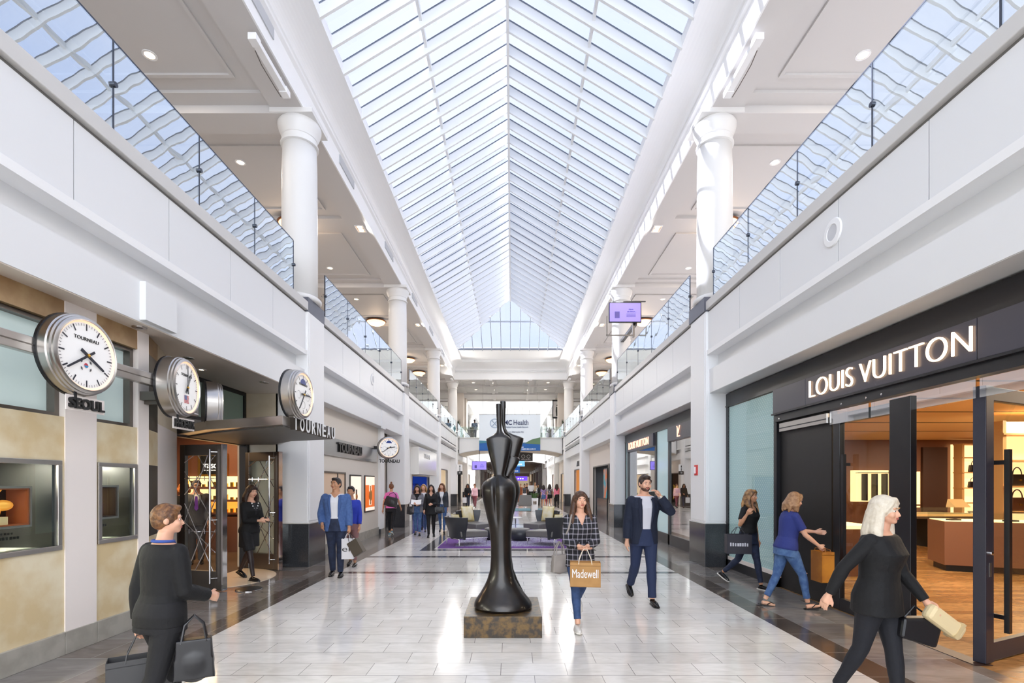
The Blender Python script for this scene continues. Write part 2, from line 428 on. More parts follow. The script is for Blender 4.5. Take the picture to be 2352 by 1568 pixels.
for i in range(-5, 6):
    x = i*.607; t = 1-abs(x)/HS
    m = MB(); a = Vector((CX+x, YG, SZ-.04)); b = a.lerp(Vector((CX+x, YR, RZ-.04)), t)
    m.tube([a, b], .028, 4); m.build('glazing_bar', barm, sky)
t = .428; m = MB(); yy = YR+(YG-YR)*t; zz = RZ-(RZ-SZ)*t
m.box(CX-HS*t, CX+HS*t, yy-.03, yy+.03, zz-.10, zz-.02); m.build('cross_bar', barm, sky)

# slots in the left fascia of the opening (air vents)
for i, yy in enumerate((7.65, 12.1, 16.45, 20.9, 25.3, 29.7)):
    v = MB().box(X(-1, 4.08), X(-1, 4.055), yy, yy+1.1, 9.42, 9.62)
    tag(v.build('air_vent', mat('vent_grey', (188, 190, 194), .5)), 'flush grey air vent in the white cornice band, %s from the camera end' % ['first', 'second', 'third', 'fourth', 'fifth', 'sixth'][i], 'vent', 'vents in the left cornice band')

# ------------------------------------------------------------------ columns and pillars
def pillar_mb(side):
    b = MB()
    b.box(X(side, 3.98), X(side, 4.62), 0, .85, .86, 5.12)
    b.slot(0).box(X(side, 3.965), X(side, 4.63), -.012, .045, .9, 5.10)
    return b
ordn = ['nearest', 'second', 'third', 'fourth', 'fifth', 'sixth', 'seventh', 'eighth', 'ninth', 'tenth', 'eleventh', 'twelfth']
for side in (-1, 1):
    sx = SN[side]
    pr = cr_ = None
    for k in range(11):
        yk = P0+BAY*k
        if pr is None:
            pr = thing('square_pillar', '', 'pillar', (X(side, 4.3), yk, 0), 0, 'square pillars along the %s shopfronts' % sx)
            x0, x1 = sorted((side*-.32, side*.34))
            b = MB(); b.box(x0, x1, 0, .85, .87, 5.12); b.build('shaft', white, pr, local=True, bevel=.012)
            xi = side*-.32
            b = MB(); b.box(xi-side*.012, xi, .05, .80, .92, 5.1); b.box(x0+.05, x1-.02, -.012, 0, .92, 5.1); b.build('raised_panel', white, pr, local=True, bevel=.004)
            b = MB(); b.box(x0-.02, x1+.02, -.02, .87, 0, .86); b.build('plinth', dkgran, pr, local=True, bevel=.006)
            b = MB(); b.box(x0-.025, x1+.02, -.025, .875, .86, .885); b.build('plinth_moulding', capm, pr, local=True, bevel=.004)
            b = MB(); b.box(x0-.03, x1, .0, .87, 5.12, 5.41); b.build('cap_plate', darkp, pr, local=True, bevel=.004)
            o = pr
        else: o = dup(pr, (X(side, 4.3), yk, 0))
        o['label'] = 'square white pillar with dark stone base, %s on the %s side' % (ordn[k], sx)
        if k > 7: continue
        yc = YC+BAY*k
        if cr_ is None:
            cr_ = thing('round_column', '', 'column', (X(side, 4.33), yc, 5.41), 0, 'round columns of the %s upper gallery' % sx)
            R = .355; H = 3.70
            MB().lathe([(R, 0), (R*1.0, H*.3), (R*.97, H*.75), (R*.93, H-.42)], n=40).build('shaft', colw, cr_, smooth=True, local=True)
            MB().lathe([(.40, 0), (.43, .03), (.43, .08), (.40, .11), (.365, .13)], n=40).build('base_ring', colw, cr_, smooth=True, local=True)
            cp = [(.335, H-.46), (.375, H-.44), (.375, H-.40), (.345, H-.385), (.345, H-.30), (.355, H-.28), (.37, H-.26)]
            for i in range(7): t = i/6; cp.append((.37+.05*math.sin(t*PI/2), H-.26+.19*t))
            cp += [(.425, H-.05), (.41, H)]
            MB().lathe([(.335, H-.46), (.372, H-.445), (.372, H-.41), (.34, H-.40), (.34, H-.30), (.352, H-.29), (.352, H-.27), (.38, H-.2), (.41, H-.13), (.425, H-.07), (.425, H-.03), (.41, H)], n=40).build('capital', colw, cr_, local=True, auto=True)
            MB().box(-.43, .43, -.43, .43, H, H+.095).build('abacus', colw, cr_, local=True, bevel=.004)
            o = cr_
        else: o = dup(cr_, (X(side, 4.33), yc, 5.41))
        o['label'] = 'round white column with moulded capital, %s on the %s gallery' % (ordn[k], sx)

# ------------------------------------------------------------------ glass balustrades of the upper level
clipm = mat('clip_metal', (70, 74, 84), .3, metal=.6)
for side in (-1, 1):
    for k in range(8):
        if k == 0: y0, y1 = (9.36-1.41*9, 9.36) if side < 0 else (9.66-1.42*9, 9.66); n = 9
        else: y0, y1 = 10.95+BAY*(k-1), 18.45+BAY*(k-1); n = 5
        root = thing('glass_balustrade', 'clear glass balustrade on the %s gallery edge, %s bay from the camera' % (SN[side], ordn[k]), 'balustrade', (X(side, 4.0), y0, 5.31), 0, 'glass balustrades of the upper level')
        st = (y1-y0)/n; xg = X(side, 3.985)
        for i in range(n):
            MB().box(xg, xg+side*.014, y0+i*st+.006, y0+(i+1)*st-.006, 5.2, 6.21).build('glass_panel', balglass, root)
        for i in range(n+1):
            if k > 4 and i not in (0, n): continue
            yy = y0+i*st
            b = MB(); b.lathe([(.028, -.02), (.028, .03)], (xg-side*.0, yy, 5.76), 12, 'x'); b.build('clip', clipm, root)
            MB().box(xg-side*.004, xg+side*.018, yy-.008, yy+.008, 5.3, 6.21).build('edge_seal', clipm, root)
        b = MB(); b.tube([(xg+side*.10, y0+.05, 5.78), (xg+side*.10, y1-.05, 5.78)], .012, 6); b.build('handrail', steel, root)
        b = MB(); b.box(xg-side*.002, xg+side*.018, y0, y1, 6.205, 6.222); b.build('top_rail', clipm, root)

# ------------------------------------------------------------------ lights of the galleries
for side in (-1, 1):
    dl = None
    for j, yy in enumerate((8.94, 11.93, 17.8, 20.8, 26.8, 29.8, 35.7, 38.6)):
        loc = (X(side, 6.37), yy, 9.32)
        if dl is None:
            dl = thing('downlight', '', 'downlight', loc, 0, 'round downlights in the %s gallery ceiling' % SN[side])
            MB().lathe([(.085, -.012), (.12, -.012), (.12, 0), (.085, 0)], n=20, caps=False).build('trim_ring', white, dl, local=True)
            MB().lathe([(.0, -.006), (.084, -.006)], n=20, caps=False).build('lamp_lens', lampw, dl, local=True)
            o = dl
        else: o = dup(dl, loc)
        o['label'] = 'round recessed downlight in the %s gallery ceiling, %s from the camera end' % (SN[side], ordn[j])
        if j < 5: spot('lamp_spot', (loc[0], loc[1], 9.28), 16, (1, .86, .72), .08)
    sq = None
    for j, yy in enumerate((14.8, 23.8, 32.0)):
        loc = (X(side, 4.38), yy, 9.2)
        if sq is None:
            sq = thing('twin_spotlight', '', 'spotlight', loc, 0, 'square twin spotlights in the %s edge beam' % SN[side])
            b = MB(); b.box(-.13, .13, -.2, -.17, -.02, 0); b.box(-.13, .13, .17, .2, -.02, 0); b.box(-.13, -.11, -.17, .17, -.02, 0); b.box(.11, .13, -.17, .17, -.02, 0)
            b.build('frame', white, sq, local=True)
            for s in (-.085, .085): MB().lathe([(0, -.012), (.07, -.012)], (0, s, 0), 14, caps=False).build('lamp_lens', lampw, sq, local=True)
            o = sq
        else: o = dup(sq, loc)
        spot('twin_spot_light', (X(side, 4.30), yy, 9.15), 38, (1, .96, .91), .12).rotation_euler = (0, side*.45, 0)
        o['label'] = 'square recessed twin spotlight in the %s edge beam, %s from the camera end' % (SN[side], ordn[j])
    bl = None
    for j, yy in enumerate((14.6, 23.4, 30.6, 34.2)):
        loc = (X(side, 6.25), yy, 9.3)
        if bl is None:
            bl = thing('bowl_ceiling_lamp', '', 'ceiling lamp', loc, 0, 'glowing bowl lamps of the %s gallery' % SN[side])
            MB().lathe([(.0, -.27), (.15, -.26), (.28, -.22), (.38, -.15), (.42, -.09)], n=28, caps=False).build('bowl', bowlm, bl, local=True, smooth=True)
            MB().lathe([(.42, -.10), (.45, -.10), (.46, -.06), (.43, -.04), (.2, -.02), (.12, 0)], n=28, caps=False).build('rim', copper, bl, local=True, smooth=True)
            o = bl
        else: o = dup(bl, loc)
        o['label'] = 'glowing alabaster bowl lamp on the %s gallery ceiling, %s from the camera end' % (SN[side], ordn[j])
        if j < 3: spot('bowl_light', (loc[0], loc[1], 8.95), 18, (1, .74, .5), .2, typ='POINT')
    t = thing('flood_light', 'small white floodlight box hung at the far end of the %s edge beam' % SN[side], 'light fixture', (X(side, 4.2), 35.6, 9.1))
    MB().box(X(side, 4.12), X(side, 4.26), 35.4, 36.1, 9.0, 9.12).build('housing', white, t, bevel=.005); MB().box(X(side, 4.17), X(side, 4.21), 35.7, 35.75, 9.12, 9.21).build('hanger', white, t)
    l_ = spot('flood_lamp', (X(side, 4.0), 35.3, 8.95), 130, (1, .97, .93), .2); l_.rotation_euler = Vector((-side*.5, -.75, -.7)).to_track_quat('-Z', 'Y').to_euler()
    # long track light box under the edge beam
    t = thing('linear_light_fixture', 'long white strip light box hanging below the %s edge beam near the first column' % SN[side], 'light fixture', (X(side, 4.22), 8.9, 9.12))
    x0 = X(side, 4.20)
    MB().box(x0-.06, x0+.06, 8.28, 9.55, 9.03, 9.12).build('housing', white, t, bevel=.006)
    for yy in (8.28, 9.40): MB().box(x0-.07, x0+.07, yy-.01, yy+.16, 9.015, 9.13).build('end_cap', white, t, bevel=.006)
    for yy in (8.5, 9.3): MB().box(x0-.02, x0+.02, yy-.02, yy+.02, 9.12, 9.2).build('hanger', white, t)
    b = MB(); b.tube([(x0+side*.085, 8.55, 9.06), (x0+side*.10, 8.8, 9.02), (x0+side*.10, 9.3, 9.02), (x0+side*.08, 9.5, 9.0)], .008, 5); b.build('cable', steeld, t)
# ------------------------------------------------------------------ shopfronts
def tfit(body, m, parent, at, rot, length, height, name='lettering', ext=.01, bold=0.0, sp=1.0):
    """text scaled so that it is `length` long and `height` tall, lower left corner at `at`"""
    cu = bpy.data.curves.new(name, 'FONT'); cu.body = body; cu.size = 1; cu.extrude = ext; cu.offset = bold; cu.space_character = sp; cu.resolution_u = 6
    o = bpy.data.objects.new(name, cu); COL.objects.link(o)
    dg = bpy.context.evaluated_depsgraph_get(); me = bpy.data.meshes.new_from_object(o.evaluated_get(dg)); bpy.data.objects.remove(o)
    vx = [v.co.x for v in me.vertices]; vy = [v.co.y for v in me.vertices]
    sx = length/(max(vx)-min(vx)); sy = height/(max(vy)-min(vy))
    off = world_loc(parent) if parent is not None else Vector((0, 0, 0))
    me.transform(Matrix.Translation(Vector(at)-off) @ Euler(rot).to_matrix().to_4x4() @ Matrix.Diagonal((sx, sy, 1, 1)) @ Matrix.Translation((-min(vx), -min(vy), 0)))
    me.materials.clear(); me.materials.append(m)
    o = bpy.data.objects.new(name, me); COL.objects.link(o); o.parent = parent
    return o
def marks(m, parent, at, rot, length, height, n=7, name='print_line'):
    """unreadable small print: a row of plain dashes"""
    r_ = random.Random(n); b = MB(); x = 0; w0 = length/n
    for i in range(n): w = w0*r_.uniform(.55, .85); b.box(x, x+w, 0, height*r_.uniform(.8, 1), -.003, .003); x += w0
    M4 = Matrix.Translation(Vector(at)-(world_loc(parent) if parent is not None else Vector((0, 0, 0)))) @ Euler(rot).to_matrix().to_4x4()
    b.v = [tuple(M4 @ Vector(p)) for p in b.v]
    o = b.build(name, m, None, local=True); o.parent = parent
    return o
browns = mat('store_brown', (112, 72, 52), .5); brownd = mat('store_brown_dark', (62, 40, 32), .5)
tan = mat('store_tan', (206, 160, 104), .5); cream = mat('store_cream', (240, 214, 160), .5)
storeceil = mat('store_ceiling', (214, 176, 130), .6)
litcream = mat('lit_cream_panel', (255, 226, 160), .5, emit=(255, 220, 158), es=.75)
litorange = mat('lit_orange_panel', (240, 150, 60), .5, emit=(255, 160, 60), es=.7)
gold = mat('gold', (220, 170, 70), .25, metal=.9)
def wallbox(name, x0, x1, y0, y1, z0, z1, m, label=None): return struct(name, MB().box(x0, x1, y0, y1, z0, z1), m, label)

# ---- partition walls between shops and outer shells
for side in (-1, 1):
    pw = MB()
    for k in range(NB):
        if k == 0: continue
        yk = P0+BAY*k
        pw.box(X(side, 4.62), X(side, 11 if k < 2 else 8), yk+.2, yk+.6, 0, 4.28)
    struct('wall_'+SN[side]+'_partition', pw, warmw)
    pw = MB(); pw.box(X(side, 20), X(side, 20.3), -9, 140, 0, 5)
    struct('wall_'+SN[side]+'_outer', pw, browns)
    pw = MB(); pw.box(X(side, 4.5), X(side, 20), -9, 140, 4.2, 4.28)
    struct('ceiling_'+SN[side]+'_shops', pw, warmw)

# ================= left, first bay: the watch shop
WX = -4.40
st = MB()
def panel(ya, yb, wa, wb, mbm, mbd):
    mbm.box(WX-.25, WX, ya, yb, .22, 1.03); mbm.box(WX-.25, WX, ya, yb, 1.90, 2.33)
    mbd.box(WX-.25, WX, ya, yb, 3.25, 3.48)
    if wa > ya: mbm.box(WX-.25, WX, ya, wa, 1.03, 1.9)
    if wb < yb: mbm.box(WX-.25, WX, wb, yb, 1.03, 1.9)
pm = MB(); pd = MB(); pp = MB(); bb = MB()
panel(-8, 4.92, 1.2, 4.90, pm, pd); panel(5.29, 5.88, 5.31, 5.86, pm, pd)
for a, b in ((4.92, 5.29), (5.88, 6.05)): pp.box(WX-.3, WX+.012, a, b, .22, 3.48)
bb.box(WX-.25, WX+.03, -8, 4.90, 0, .22); bb.box(WX-.25, WX+.03, 4.905, 5.28, 0, .22); bb.box(WX-.25, WX+.03, 5.285, 6.06, 0, .22)
struct('wall_left_stone', pm, marble, 'beige travertine wall of the watch shop'); struct('wall_left_stone_band', pd, marbled)
struct('wall_left_pilaster', pp, pinkw); struct('baseboard_left', bb, mat('base_stone', (176, 172, 162), .4, col2=(160, 156, 146), nscale=6), bevel=.004)
frostw = []
for i, (a, b) in enumerate(((-2.0, 4.92), (5.29, 5.88))):
    w = thing('window_%d' % (i+1), None, None, (WX, a, 2.33)); w['kind'] = 'structure'
    f = MB(); f.box(WX-.12, WX-.05, a, b, 2.33, 2.37); f.box(WX-.12, WX-.05, a, b, 3.21, 3.25); f.box(WX-.12, WX-.05, b-.05, b, 2.37, 3.21)
    f.box(WX-.12, WX-.06, a, a+.05, 2.37, 3.21)
    f.build('window_frame', steeld, w)
    MB().box(WX-.14, WX-.13, a+.05, b-.05, 2.37, 3.21).build('frosted_pane', frost, w)
grn = mat('showcase_grey_green', (168, 172, 160), .7)
dsp = mat('showcase_black', (16, 15, 16), .4)
signm = mat('sign_black', (20, 20, 20), .4)
def showcase(name, label, a, b, frame_a, inner):
    w = thing(name, label, 'display window', (WX, a, 1.03), 0, 'shop display windows in the travertine wall')
    f = MB(); t = .045
    f.box(WX-.02, WX+.02, a, b, 1.03, 1.03+t); f.box(WX-.02, WX+.02, a, b, 1.9-t, 1.9); f.box(WX-.02, WX+.02, b-t, b, 1.03+t, 1.9-t); f.box(WX-.02, WX+.02, a, a+t, 1.03+t, 1.9-t)
    f.build('window_frame', steel, w, bevel=.003)
    MB().box(WX-.006, WX-.002, a+t, b-t, 1.07, 1.86).build('glass_pane', shopglass, w)
    s = MB(); s.box(WX-.60, WX-.58, a, b, 1.03, 1.9); s.box(WX-.58, WX-.02, a, b, 1.03, 1.06); s.box(WX-.58, WX-.02, a, b, 1.88, 1.9); s.box(WX-.58, WX-.02, a, a+.02, 1.06, 1.88)
    s.build('case_lining', grn, w)
    MB().box(WX-.58, WX-.02, b-.07, b, 1.06, 1.88).build('dark_jamb', dsp, w)
    MB().box(WX-.45, WX-.35, (a+b)/2-.4*(b-a), (a+b)/2+.4*(b-a), 1.865, 1.878).build('case_light', mat('case_lamp', (255, 250, 240), .5, emit=(255, 246, 230), es=70), w)
    return w
w1 = showcase('display_window', 'wide steel framed display window under the big clock, black box with a gold stag ornament in it', 1.2, 4.88, 0, 0)
w2 = showcase('display_window', 'small steel framed display window between two pale pilasters, yellow lit watch box in it', 5.31, 5.86, 0, 0)
# shadow boxes
def shadowbox(parent, x, a, b, z0, z1, back, side_m):
    s = MB(); s.box(x-.22, x-.20, a, b, z0, z1); s.build('box_back', back, parent)
    s = MB(); s.box(x-.2, x, b-.02, b, z0, z1); s.box(x-.2, x, a, a+.02, z0, z1); s.box(x-.2, x, a+.02, b-.02, z0, z0+.02); s.box(x-.2, x, a+.02, b-.02, z1-.02, z1); s.build('box_sides', side_m, parent)
    s = MB(); s.box(x, x+.012, a-.01, b+.01, z0-.012, z0+.008); s.box(x, x+.012, a-.01, b+.01, z1-.008, z1+.012); s.box(x, x+.012, b-.008, b+.01, z0+.008, z1-.008); s.build('box_frame', steel, parent)
shadowbox(w1, WX-.05, 3.3, 4.62, 1.29, 1.64, dsp, mat('copper_panel', (176, 96, 54), .45))
shadowbox(w2, WX-.05, 5.365, 5.64, 1.30, 1.645, litcream, brownd)
g = thing('stag_ornament', 'golden stag head ornament on a cream block in the black display box', 'ornament', (WX-.3, 4.2, 1.33))
b = MB(); b.box(WX-.34, WX-.24, 4.22, 4.33, 1.33, 1.40); b.build('block', cream, g)
b = MB(); b.ball((WX-.29, 4.33, 1.50), (.045, .09, .05)); b.ball((WX-.29, 4.24, 1.45), (.05, .06, .07))
b.tube([(WX-.29, 4.25, 1.54), (WX-.27, 4.22, 1.62), (WX-.25, 4.25, 1.69)], .012, 6); b.tube([(WX-.29, 4.27, 1.54), (WX-.31, 4.30, 1.62), (WX-.33, 4.28, 1.69)], .012, 6)
b.tube([(WX-.27, 4.22, 1.6), (WX-.26, 4.17, 1.66)], .009, 6); b.tube([(WX-.31, 4.3, 1.6), (WX-.31, 4.35, 1.66)], .009, 6)
b.build('stag_head', mat('stag_gold', (236, 190, 90), .3, metal=.5, emit=(255, 160, 50), es=.3), g, smooth=True); g.location += Vector((.15, .13, -.02))
for i, (yy, zz, r) in enumerate(((5.43, 1.47, .04), (5.38, 1.38, .035))):
    wt = thing('wristwatch', ['watch standing on a tall brown block in the yellow lit box', 'watch on the low red block in the yellow lit box'][i], 'watch', (WX-.3, yy, zz-.06), 0, 'watches in the yellow lit box')
    MB().box(WX-.34, WX-.26, yy-.02, yy+.03, 1.29, zz-r).build('display_block', browns, wt)
    b = MB(); b.lathe([(r*.72, -.008), (r, -.008), (r, .008), (r*.72, .008)], (WX-.3, yy, zz), 18, 'x', caps=False); b.build('strap', brownd, wt)
    b = MB(); b.lathe([(0, .0), (r*.6, .0), (r*.6, .012), (0, .012)], (WX-.285, yy, zz), 14, 'x', caps=False); b.build('watch_face', gold, wt); wt.location += Vector((.15, .07, .03))
marks(signm, w1, (WX-.12, 4.30, 1.17), RX, .30, .03, 9); marks(signm, w1, (WX-.12, 4.36, 1.215), RX, .18, .02, 6)
marks(signm, w2, (WX-.12, 5.46, 1.20), RX, .12, .03, 5)
b = MB(); b.lathe([(.02, 0), (.028, -.02), (.028, -.12), (.018, -.13)], (WX-.3, 5.5, 1.86), 10); b.build('spot_lamp', steel, w2)

# angled return, recess walls, doors
def vwall(name, p, q, z0, z1, m, th=.12, label=None):
    p = Vector((*p, 0)); q = Vector((*q, 0)); d = (q-p).normalized(); n = Vector((-d.y, d.x, 0))*th
    return struct(name, MB().prism([(p.x, p.y), (q.x, q.y), ((q+n).x, (q+n).y), ((p+n).x, (p+n).y)], z0, z1), m, label)
vwall('wall_left_return', (WX, 6.05), (-4.60, 6.50), .22, 1.03, marble); vwall('wall_left_return', (WX, 6.05), (-4.60, 6.50), 1.9, 2.33, marble); vwall('wall_left_return', (WX, 6.05), (-4.60, 6.50), 3.25, 3.48, marbled)
vwall('window_3', (-4.42, 6.09), (-4.60, 6.50), 2.33, 3.25, steeld, .05); vwall('window_4', (-4.42, 6.09), (-4.60, 6.50), 1.03, 1.9, dsp, .05)
vwall('wall_left_recess', (-4.60, 6.50), (-5.22, 7.80), 0, 2.45, pinkw); vwall('wall_left_recess', (-4.60, 6.50), (-5.22, 7.80), 2.45, 3.48, plaster)
vwall('baseboard_left_return', (WX+.03, 6.06), (-4.575, 6.52), 0, .22, MATS['base_stone'])
wallbox('wall_left_recess', -5.50, -4.60, 10.03, 10.25, 0, 3.48, plaster)
wallbox('baseboard_recess', -5.45, -4.61, 10.0, 10.03, 0, .24, MATS['base_stone'])
wallbox('wall_left_recess', -5.42, -5.30, 7.75, 10.03, 2.42, 2.75, steeld)
wallbox('wall_left_recess', -5.42, -5.32, 7.75, 10.03, 2.75, 3.48, plaster)
w = thing('window_5', None, None, (-5.3, 7.9, 2.75)); w['kind'] = 'structure'
f = MB(); f.box(-5.32, -5.28, 7.85, 9.95, 2.75, 2.8); f.box(-5.32, -5.28, 7.85, 9.95, 3.40, 3.47); f.box(-5.32, -5.28, 9.88, 9.95, 2.8, 3.4); f.box(-5.32, -5.28, 8.85, 8.92, 2.8, 3.4)
f.build('window_frame', blackm, w); MB().box(-5.315, -5.31, 7.9, 9.9, 2.8, 3.4).build('frosted_pane', mat('green_frost', (134, 156, 142), .3), w)
wallbox('trim_30', -5.42, -5.26, 7.72, 7.84, 0, 2.45, blackm); wallbox('trim_31', -5.42, -5.26, 9.95, 10.03, 0, 2.45, blackm)
# recess soffit
struct('ceiling_recess', MB().prism([(-4.16, 3.0), (-4.16, 10.03), (-5.6, 10.03), (-5.6, 7.0), (-4.7, 6.0), (-4.42, 3.0)], 3.47, 3.55), mat('recess_soffit', (232, 220, 208), .6))
for i, (xx, yy, lit) in enumerate(((-4.28, 5.75, 0), (-4.62, 7.15, 0), (-4.9, 7.9, 1), (-4.4, 8.9, 0), (-4.35, 9.6, 0))):
    t = thing('recessed_spotlight', ['dim', 'dim', 'lit', 'dim', 'dim'][i]+' small recessed spotlight in the soffit above '+['the second display window', 'the narrow angled window', 'the watch shop doors, the only lit one', 'the entrance canopy', 'the canopy clock'][i], 'spotlight', (xx, yy, 3.47), 0, 'spotlights in the entrance soffit')
    MB().lathe([(.035, -.008), (.07, -.012), (.075, 0)], (xx, yy, 3.47), 20, caps=False).build('trim_ring', steel if not lit else white, t)
    MB().lathe([(0, -.004), (.036, -.004)], (xx, yy, 3.47), 16, caps=False).build('lamp_lens', lampw if lit else steeld, t)
# door leaves
def door_leaf(name, label, p, q, h=2.27):
    L = (Vector(q)-Vector(p)).length; ang = math.atan2(q[1]-p[1], q[0]-p[0])
    d = thing(name, label, 'door', (p[0], p[1], .012), ang, 'open glass doors of the watch shop')
    f = MB(); f.box(0, .10, -.03, .03, 0, h); f.box(L-.13, L, -.03, .03, 0, h); f.box(.1, L-.13, -.03, .03, h-.17, h); f.box(.1, L-.13, -.03, .03, 0, .30)
    f.slot(0); f.build('frame', steeld, d, local=True, bevel=.004)
    MB().box(.1, L-.13, -.004, .004, .3, h-.17).build('glass_pane', shopglass, d, local=True)
    b = MB(); b.box(L-.012, L+.012, -.045, .045, 0, h); b.build('edge_strip', chrome, d, local=True)
    for s in (-1, 1):
        b = MB(); b.tube([(L-.17, s*.10, .12), (L-.17, s*.10, h-.08)], .016, 10); b.build('handle', chrome, d, local=True)
        for z in (.2, 1.1, h-.12): MB().tube([(L-.17, s*.1, z), (L-.10, s*.03, z)], .010, 6).build('handle_bracket', chrome, d, local=True)
    b = MB(); w = L-.23; x0 = .1
    def r(a, c): b.tube([(x0+a[0]*w, -.035, .3+a[1]*(h-.47)), (x0+c[0]*w, -.035, .3+c[1]*(h-.47))], .007, 5)
    for a, c in (((0, .94), (.3, 1)), ((0, .66), (1, 1.0)), ((.0, .86), (1, .40)), ((.45, 1), (1, .72)), ((0, .42), (.75, 1)), ((0, .58), (.92, .0)), ((.1, .0), (1, .62)), ((0, .42), (1, .16)), ((.35, 0), (1, .36))): r(a, c)
    for z in (.34, .80):
        r((0, z), (1, z))
        for q_ in (.15, .4, .65): r((q_, z-.02), (q_, z+.02))
    b.build('lattice_rods', chrome, d, local=True)
    return d
door_leaf('door_leaf', 'nearer open glass door of the watch shop, with crossed steel rods', (-5.25, 7.95), (-4.46, 7.76))
door_leaf('door_leaf', 'farther open glass door of the watch shop, against the cream stone', (-5.27, 9.94), (-4.45, 9.61))
# entrance floor disc
cc = [(-5.3+1.05*math.cos(t), 8.8+1.05*math.sin(t)) for t in [(-PI/2+PI*i/24) for i in range(25)]]
struct('floor_entrance_disc', MB().prism(cc, .0, .006), mat('pale_inlay', (232, 216, 192), .25))
t = thing('stanchion', 'round dark stanchion base with clear post in front of the open door', 'stanchion', (-4.15, 7.9, 0))
MB().lathe([(.19, 0), (.195, .012), (.18, .02), (.02, .026)], (-4.15, 7.9, 0), 28).build('base', black, t, smooth=False)
MB().lathe([(.022, .02), (.022, .42)], (-4.15, 7.9, 0), 12).build('post', shopglass, t)
MB().lathe([(.192, .0), (.2, .004), (.2, .01), (.19, .014)], (-4.15, 7.9, 0), 28, caps=False).build('rim', chrome, t)
# interior
wallbox('wall_store_back', -11, -5.5, 12.6, 12.8, 0, 4.2, browns); wallbox('wall_store_side', -9.2, -9.0, 3, 12.6, 0, 4.2, brownd)
wallbox('wall_store_inner', -5.6, -5.5, 10.25, 12.6, 0, 4.2, browns); wallbox('wall_store_front', -5.2, -5.05, -8, 6.2, 0, 4.2, brownd)
wallbox('floor_store_left', -9.1, -5.3, 3, 12.6, 0, .005, carpet_d); wallbox('ceiling_store_left', -9.1, -5.4, 3, 12.6, 2.95, 3.05, storeceil)
s = thing('framed_sign', 'black shop sign with white lettering in a gold frame inside the watch shop', 'sign', (-7.5, 12.55, 2.13))
b = MB(); b.box(-7.87, -7.13, 12.54, 12.6, 1.85, 2.42); b.build('frame', gold, s); MB().box(-7.80, -7.20, 12.53, 12.545, 1.91, 2.36).build('sign_panel', signm, s)
tfit('TISSOT', mat('sign_white', (250, 250, 250), .5, emit=(255, 255, 255), es=.6), s, (-7.72, 12.525, 2.05), RF, .46, .11); marks(MATS['sign_white'], s, (-7.7, 12.525, 1.99), RF, .42, .022, 12)
for i in range(3):
    z0 = .95+i*.32
    t = thing('lit_display_case', 'glowing jewellery case on the rear wall of the watch shop, %s of three' % ['lowest', 'middle', 'top'][i], 'display case', (-7.2, 12.5, z0), 0, 'glowing cases in the watch shop')
    MB().box(-8.2, -6.4, 12.5, 12.58, z0, z0+.26).build('lit_back', [litorange, litcream, litcream][i], t)
    MB().box(-8.25, -6.35, 12.3, 12.58, z0-.04, z0).build('shelf', browns, t)
    b = MB(); random.seed(i)
    for j in range(12): b.box(-8.1+j*.14, -8.03+j*.14, 12.4, 12.44, z0, z0+.05+random.random()*.1)
    b.build('goods', gold, t)
wallbox('trim_32', -8.3, -6.2, 12.15, 12.55, 0, .85, browns)
t = thing('poster', 'framed portrait poster of a man in dark clothes on the lit rear wall of the watch shop', 'poster', (-7.2, 12.5, 1.7))
spot('shop_lamp', (-7.0, 9.6, 2.9), 28, (1, .68, .38), .5); spot('shop_lamp', (-7.2, 11.6, 2.9), 24, (1, .62, .3), .4); spot('shop_lamp', (-7.3, 6.2, 2.9), 30, (1, .68, .4), .4)
bpy.data.objects.remove(t)

# canopy with standing letters
cn = thing('entrance_canopy', 'brushed steel canopy jutting diagonally over the watch shop entrance', 'canopy', (-4.4, 8.3, 2.45))
poly = [(-3.03, 6.62), (-3.08, 8.6), (-3.97, 9.0), (-4.60, 9.98), (-5.40, 9.98), (-5.40, 8.0), (-4.40, 7.2)]
MB().prism(poly, 2.45, 2.575).build('canopy_body', steel, cn, bevel=.006)
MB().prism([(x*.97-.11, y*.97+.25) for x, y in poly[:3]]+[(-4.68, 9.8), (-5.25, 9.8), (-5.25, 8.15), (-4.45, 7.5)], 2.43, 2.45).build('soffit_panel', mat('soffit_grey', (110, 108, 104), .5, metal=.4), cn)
b = MB(); b.tube([(-5.3, 7.6, 2.56), (-3.2, 6.68, 2.56)], .0001, 4)
sg = thing('standing_letters', 'dark steel capital letters standing on the canopy edge', 'sign', (-3.03, 7.1, 2.5))
word = 'TOURNEAU'
for i, ch in enumerate(word):
    y = 6.80+i*.205
    o = tfit(ch, [steeld][0], sg, (-3.0, y, 2.41), RX, .14, .19, 'letter', ext=.035, bold=.02)
    tfit(ch, white, sg, (-2.962, y, 2.41), RX, .14, .19, 'letter_face', ext=.003, bold=.012)
# steel beam carrying the clocks
t = thing('clock_beam', 'long brushed steel beam that carries the wall clocks', 'beam', (-4.2, 5.5, 2.9))
MB().box(-4.24, -4.16, -2, 6.15, 2.81, 2.95).build('beam', steel, t, bevel=.006)
MB().box(-4.245, -4.155, -2, 6.15, 2.875, 2.885).build('groove', steeld, t)
for yy in (3.0, 6.0): MB().box(-4.42, -4.2, yy-.03, yy+.03, 2.62 if yy > 5 else 2.83, 2.72 if yy > 5 else 2.97).build('bracket', steeld, t)
MB().box(-4.40, -4.2, 5.9, 6.5, 2.66, 2.76).build('bracket', steeld, t)
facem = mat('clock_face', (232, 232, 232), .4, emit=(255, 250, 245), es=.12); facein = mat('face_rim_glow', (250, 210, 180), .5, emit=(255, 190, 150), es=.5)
handm = mat('clock_hand', (30, 34, 48), .35); flagr = mat('flag_red', (205, 60, 80), .5); flagb = mat('flag_blue', (60, 150, 200), .5)
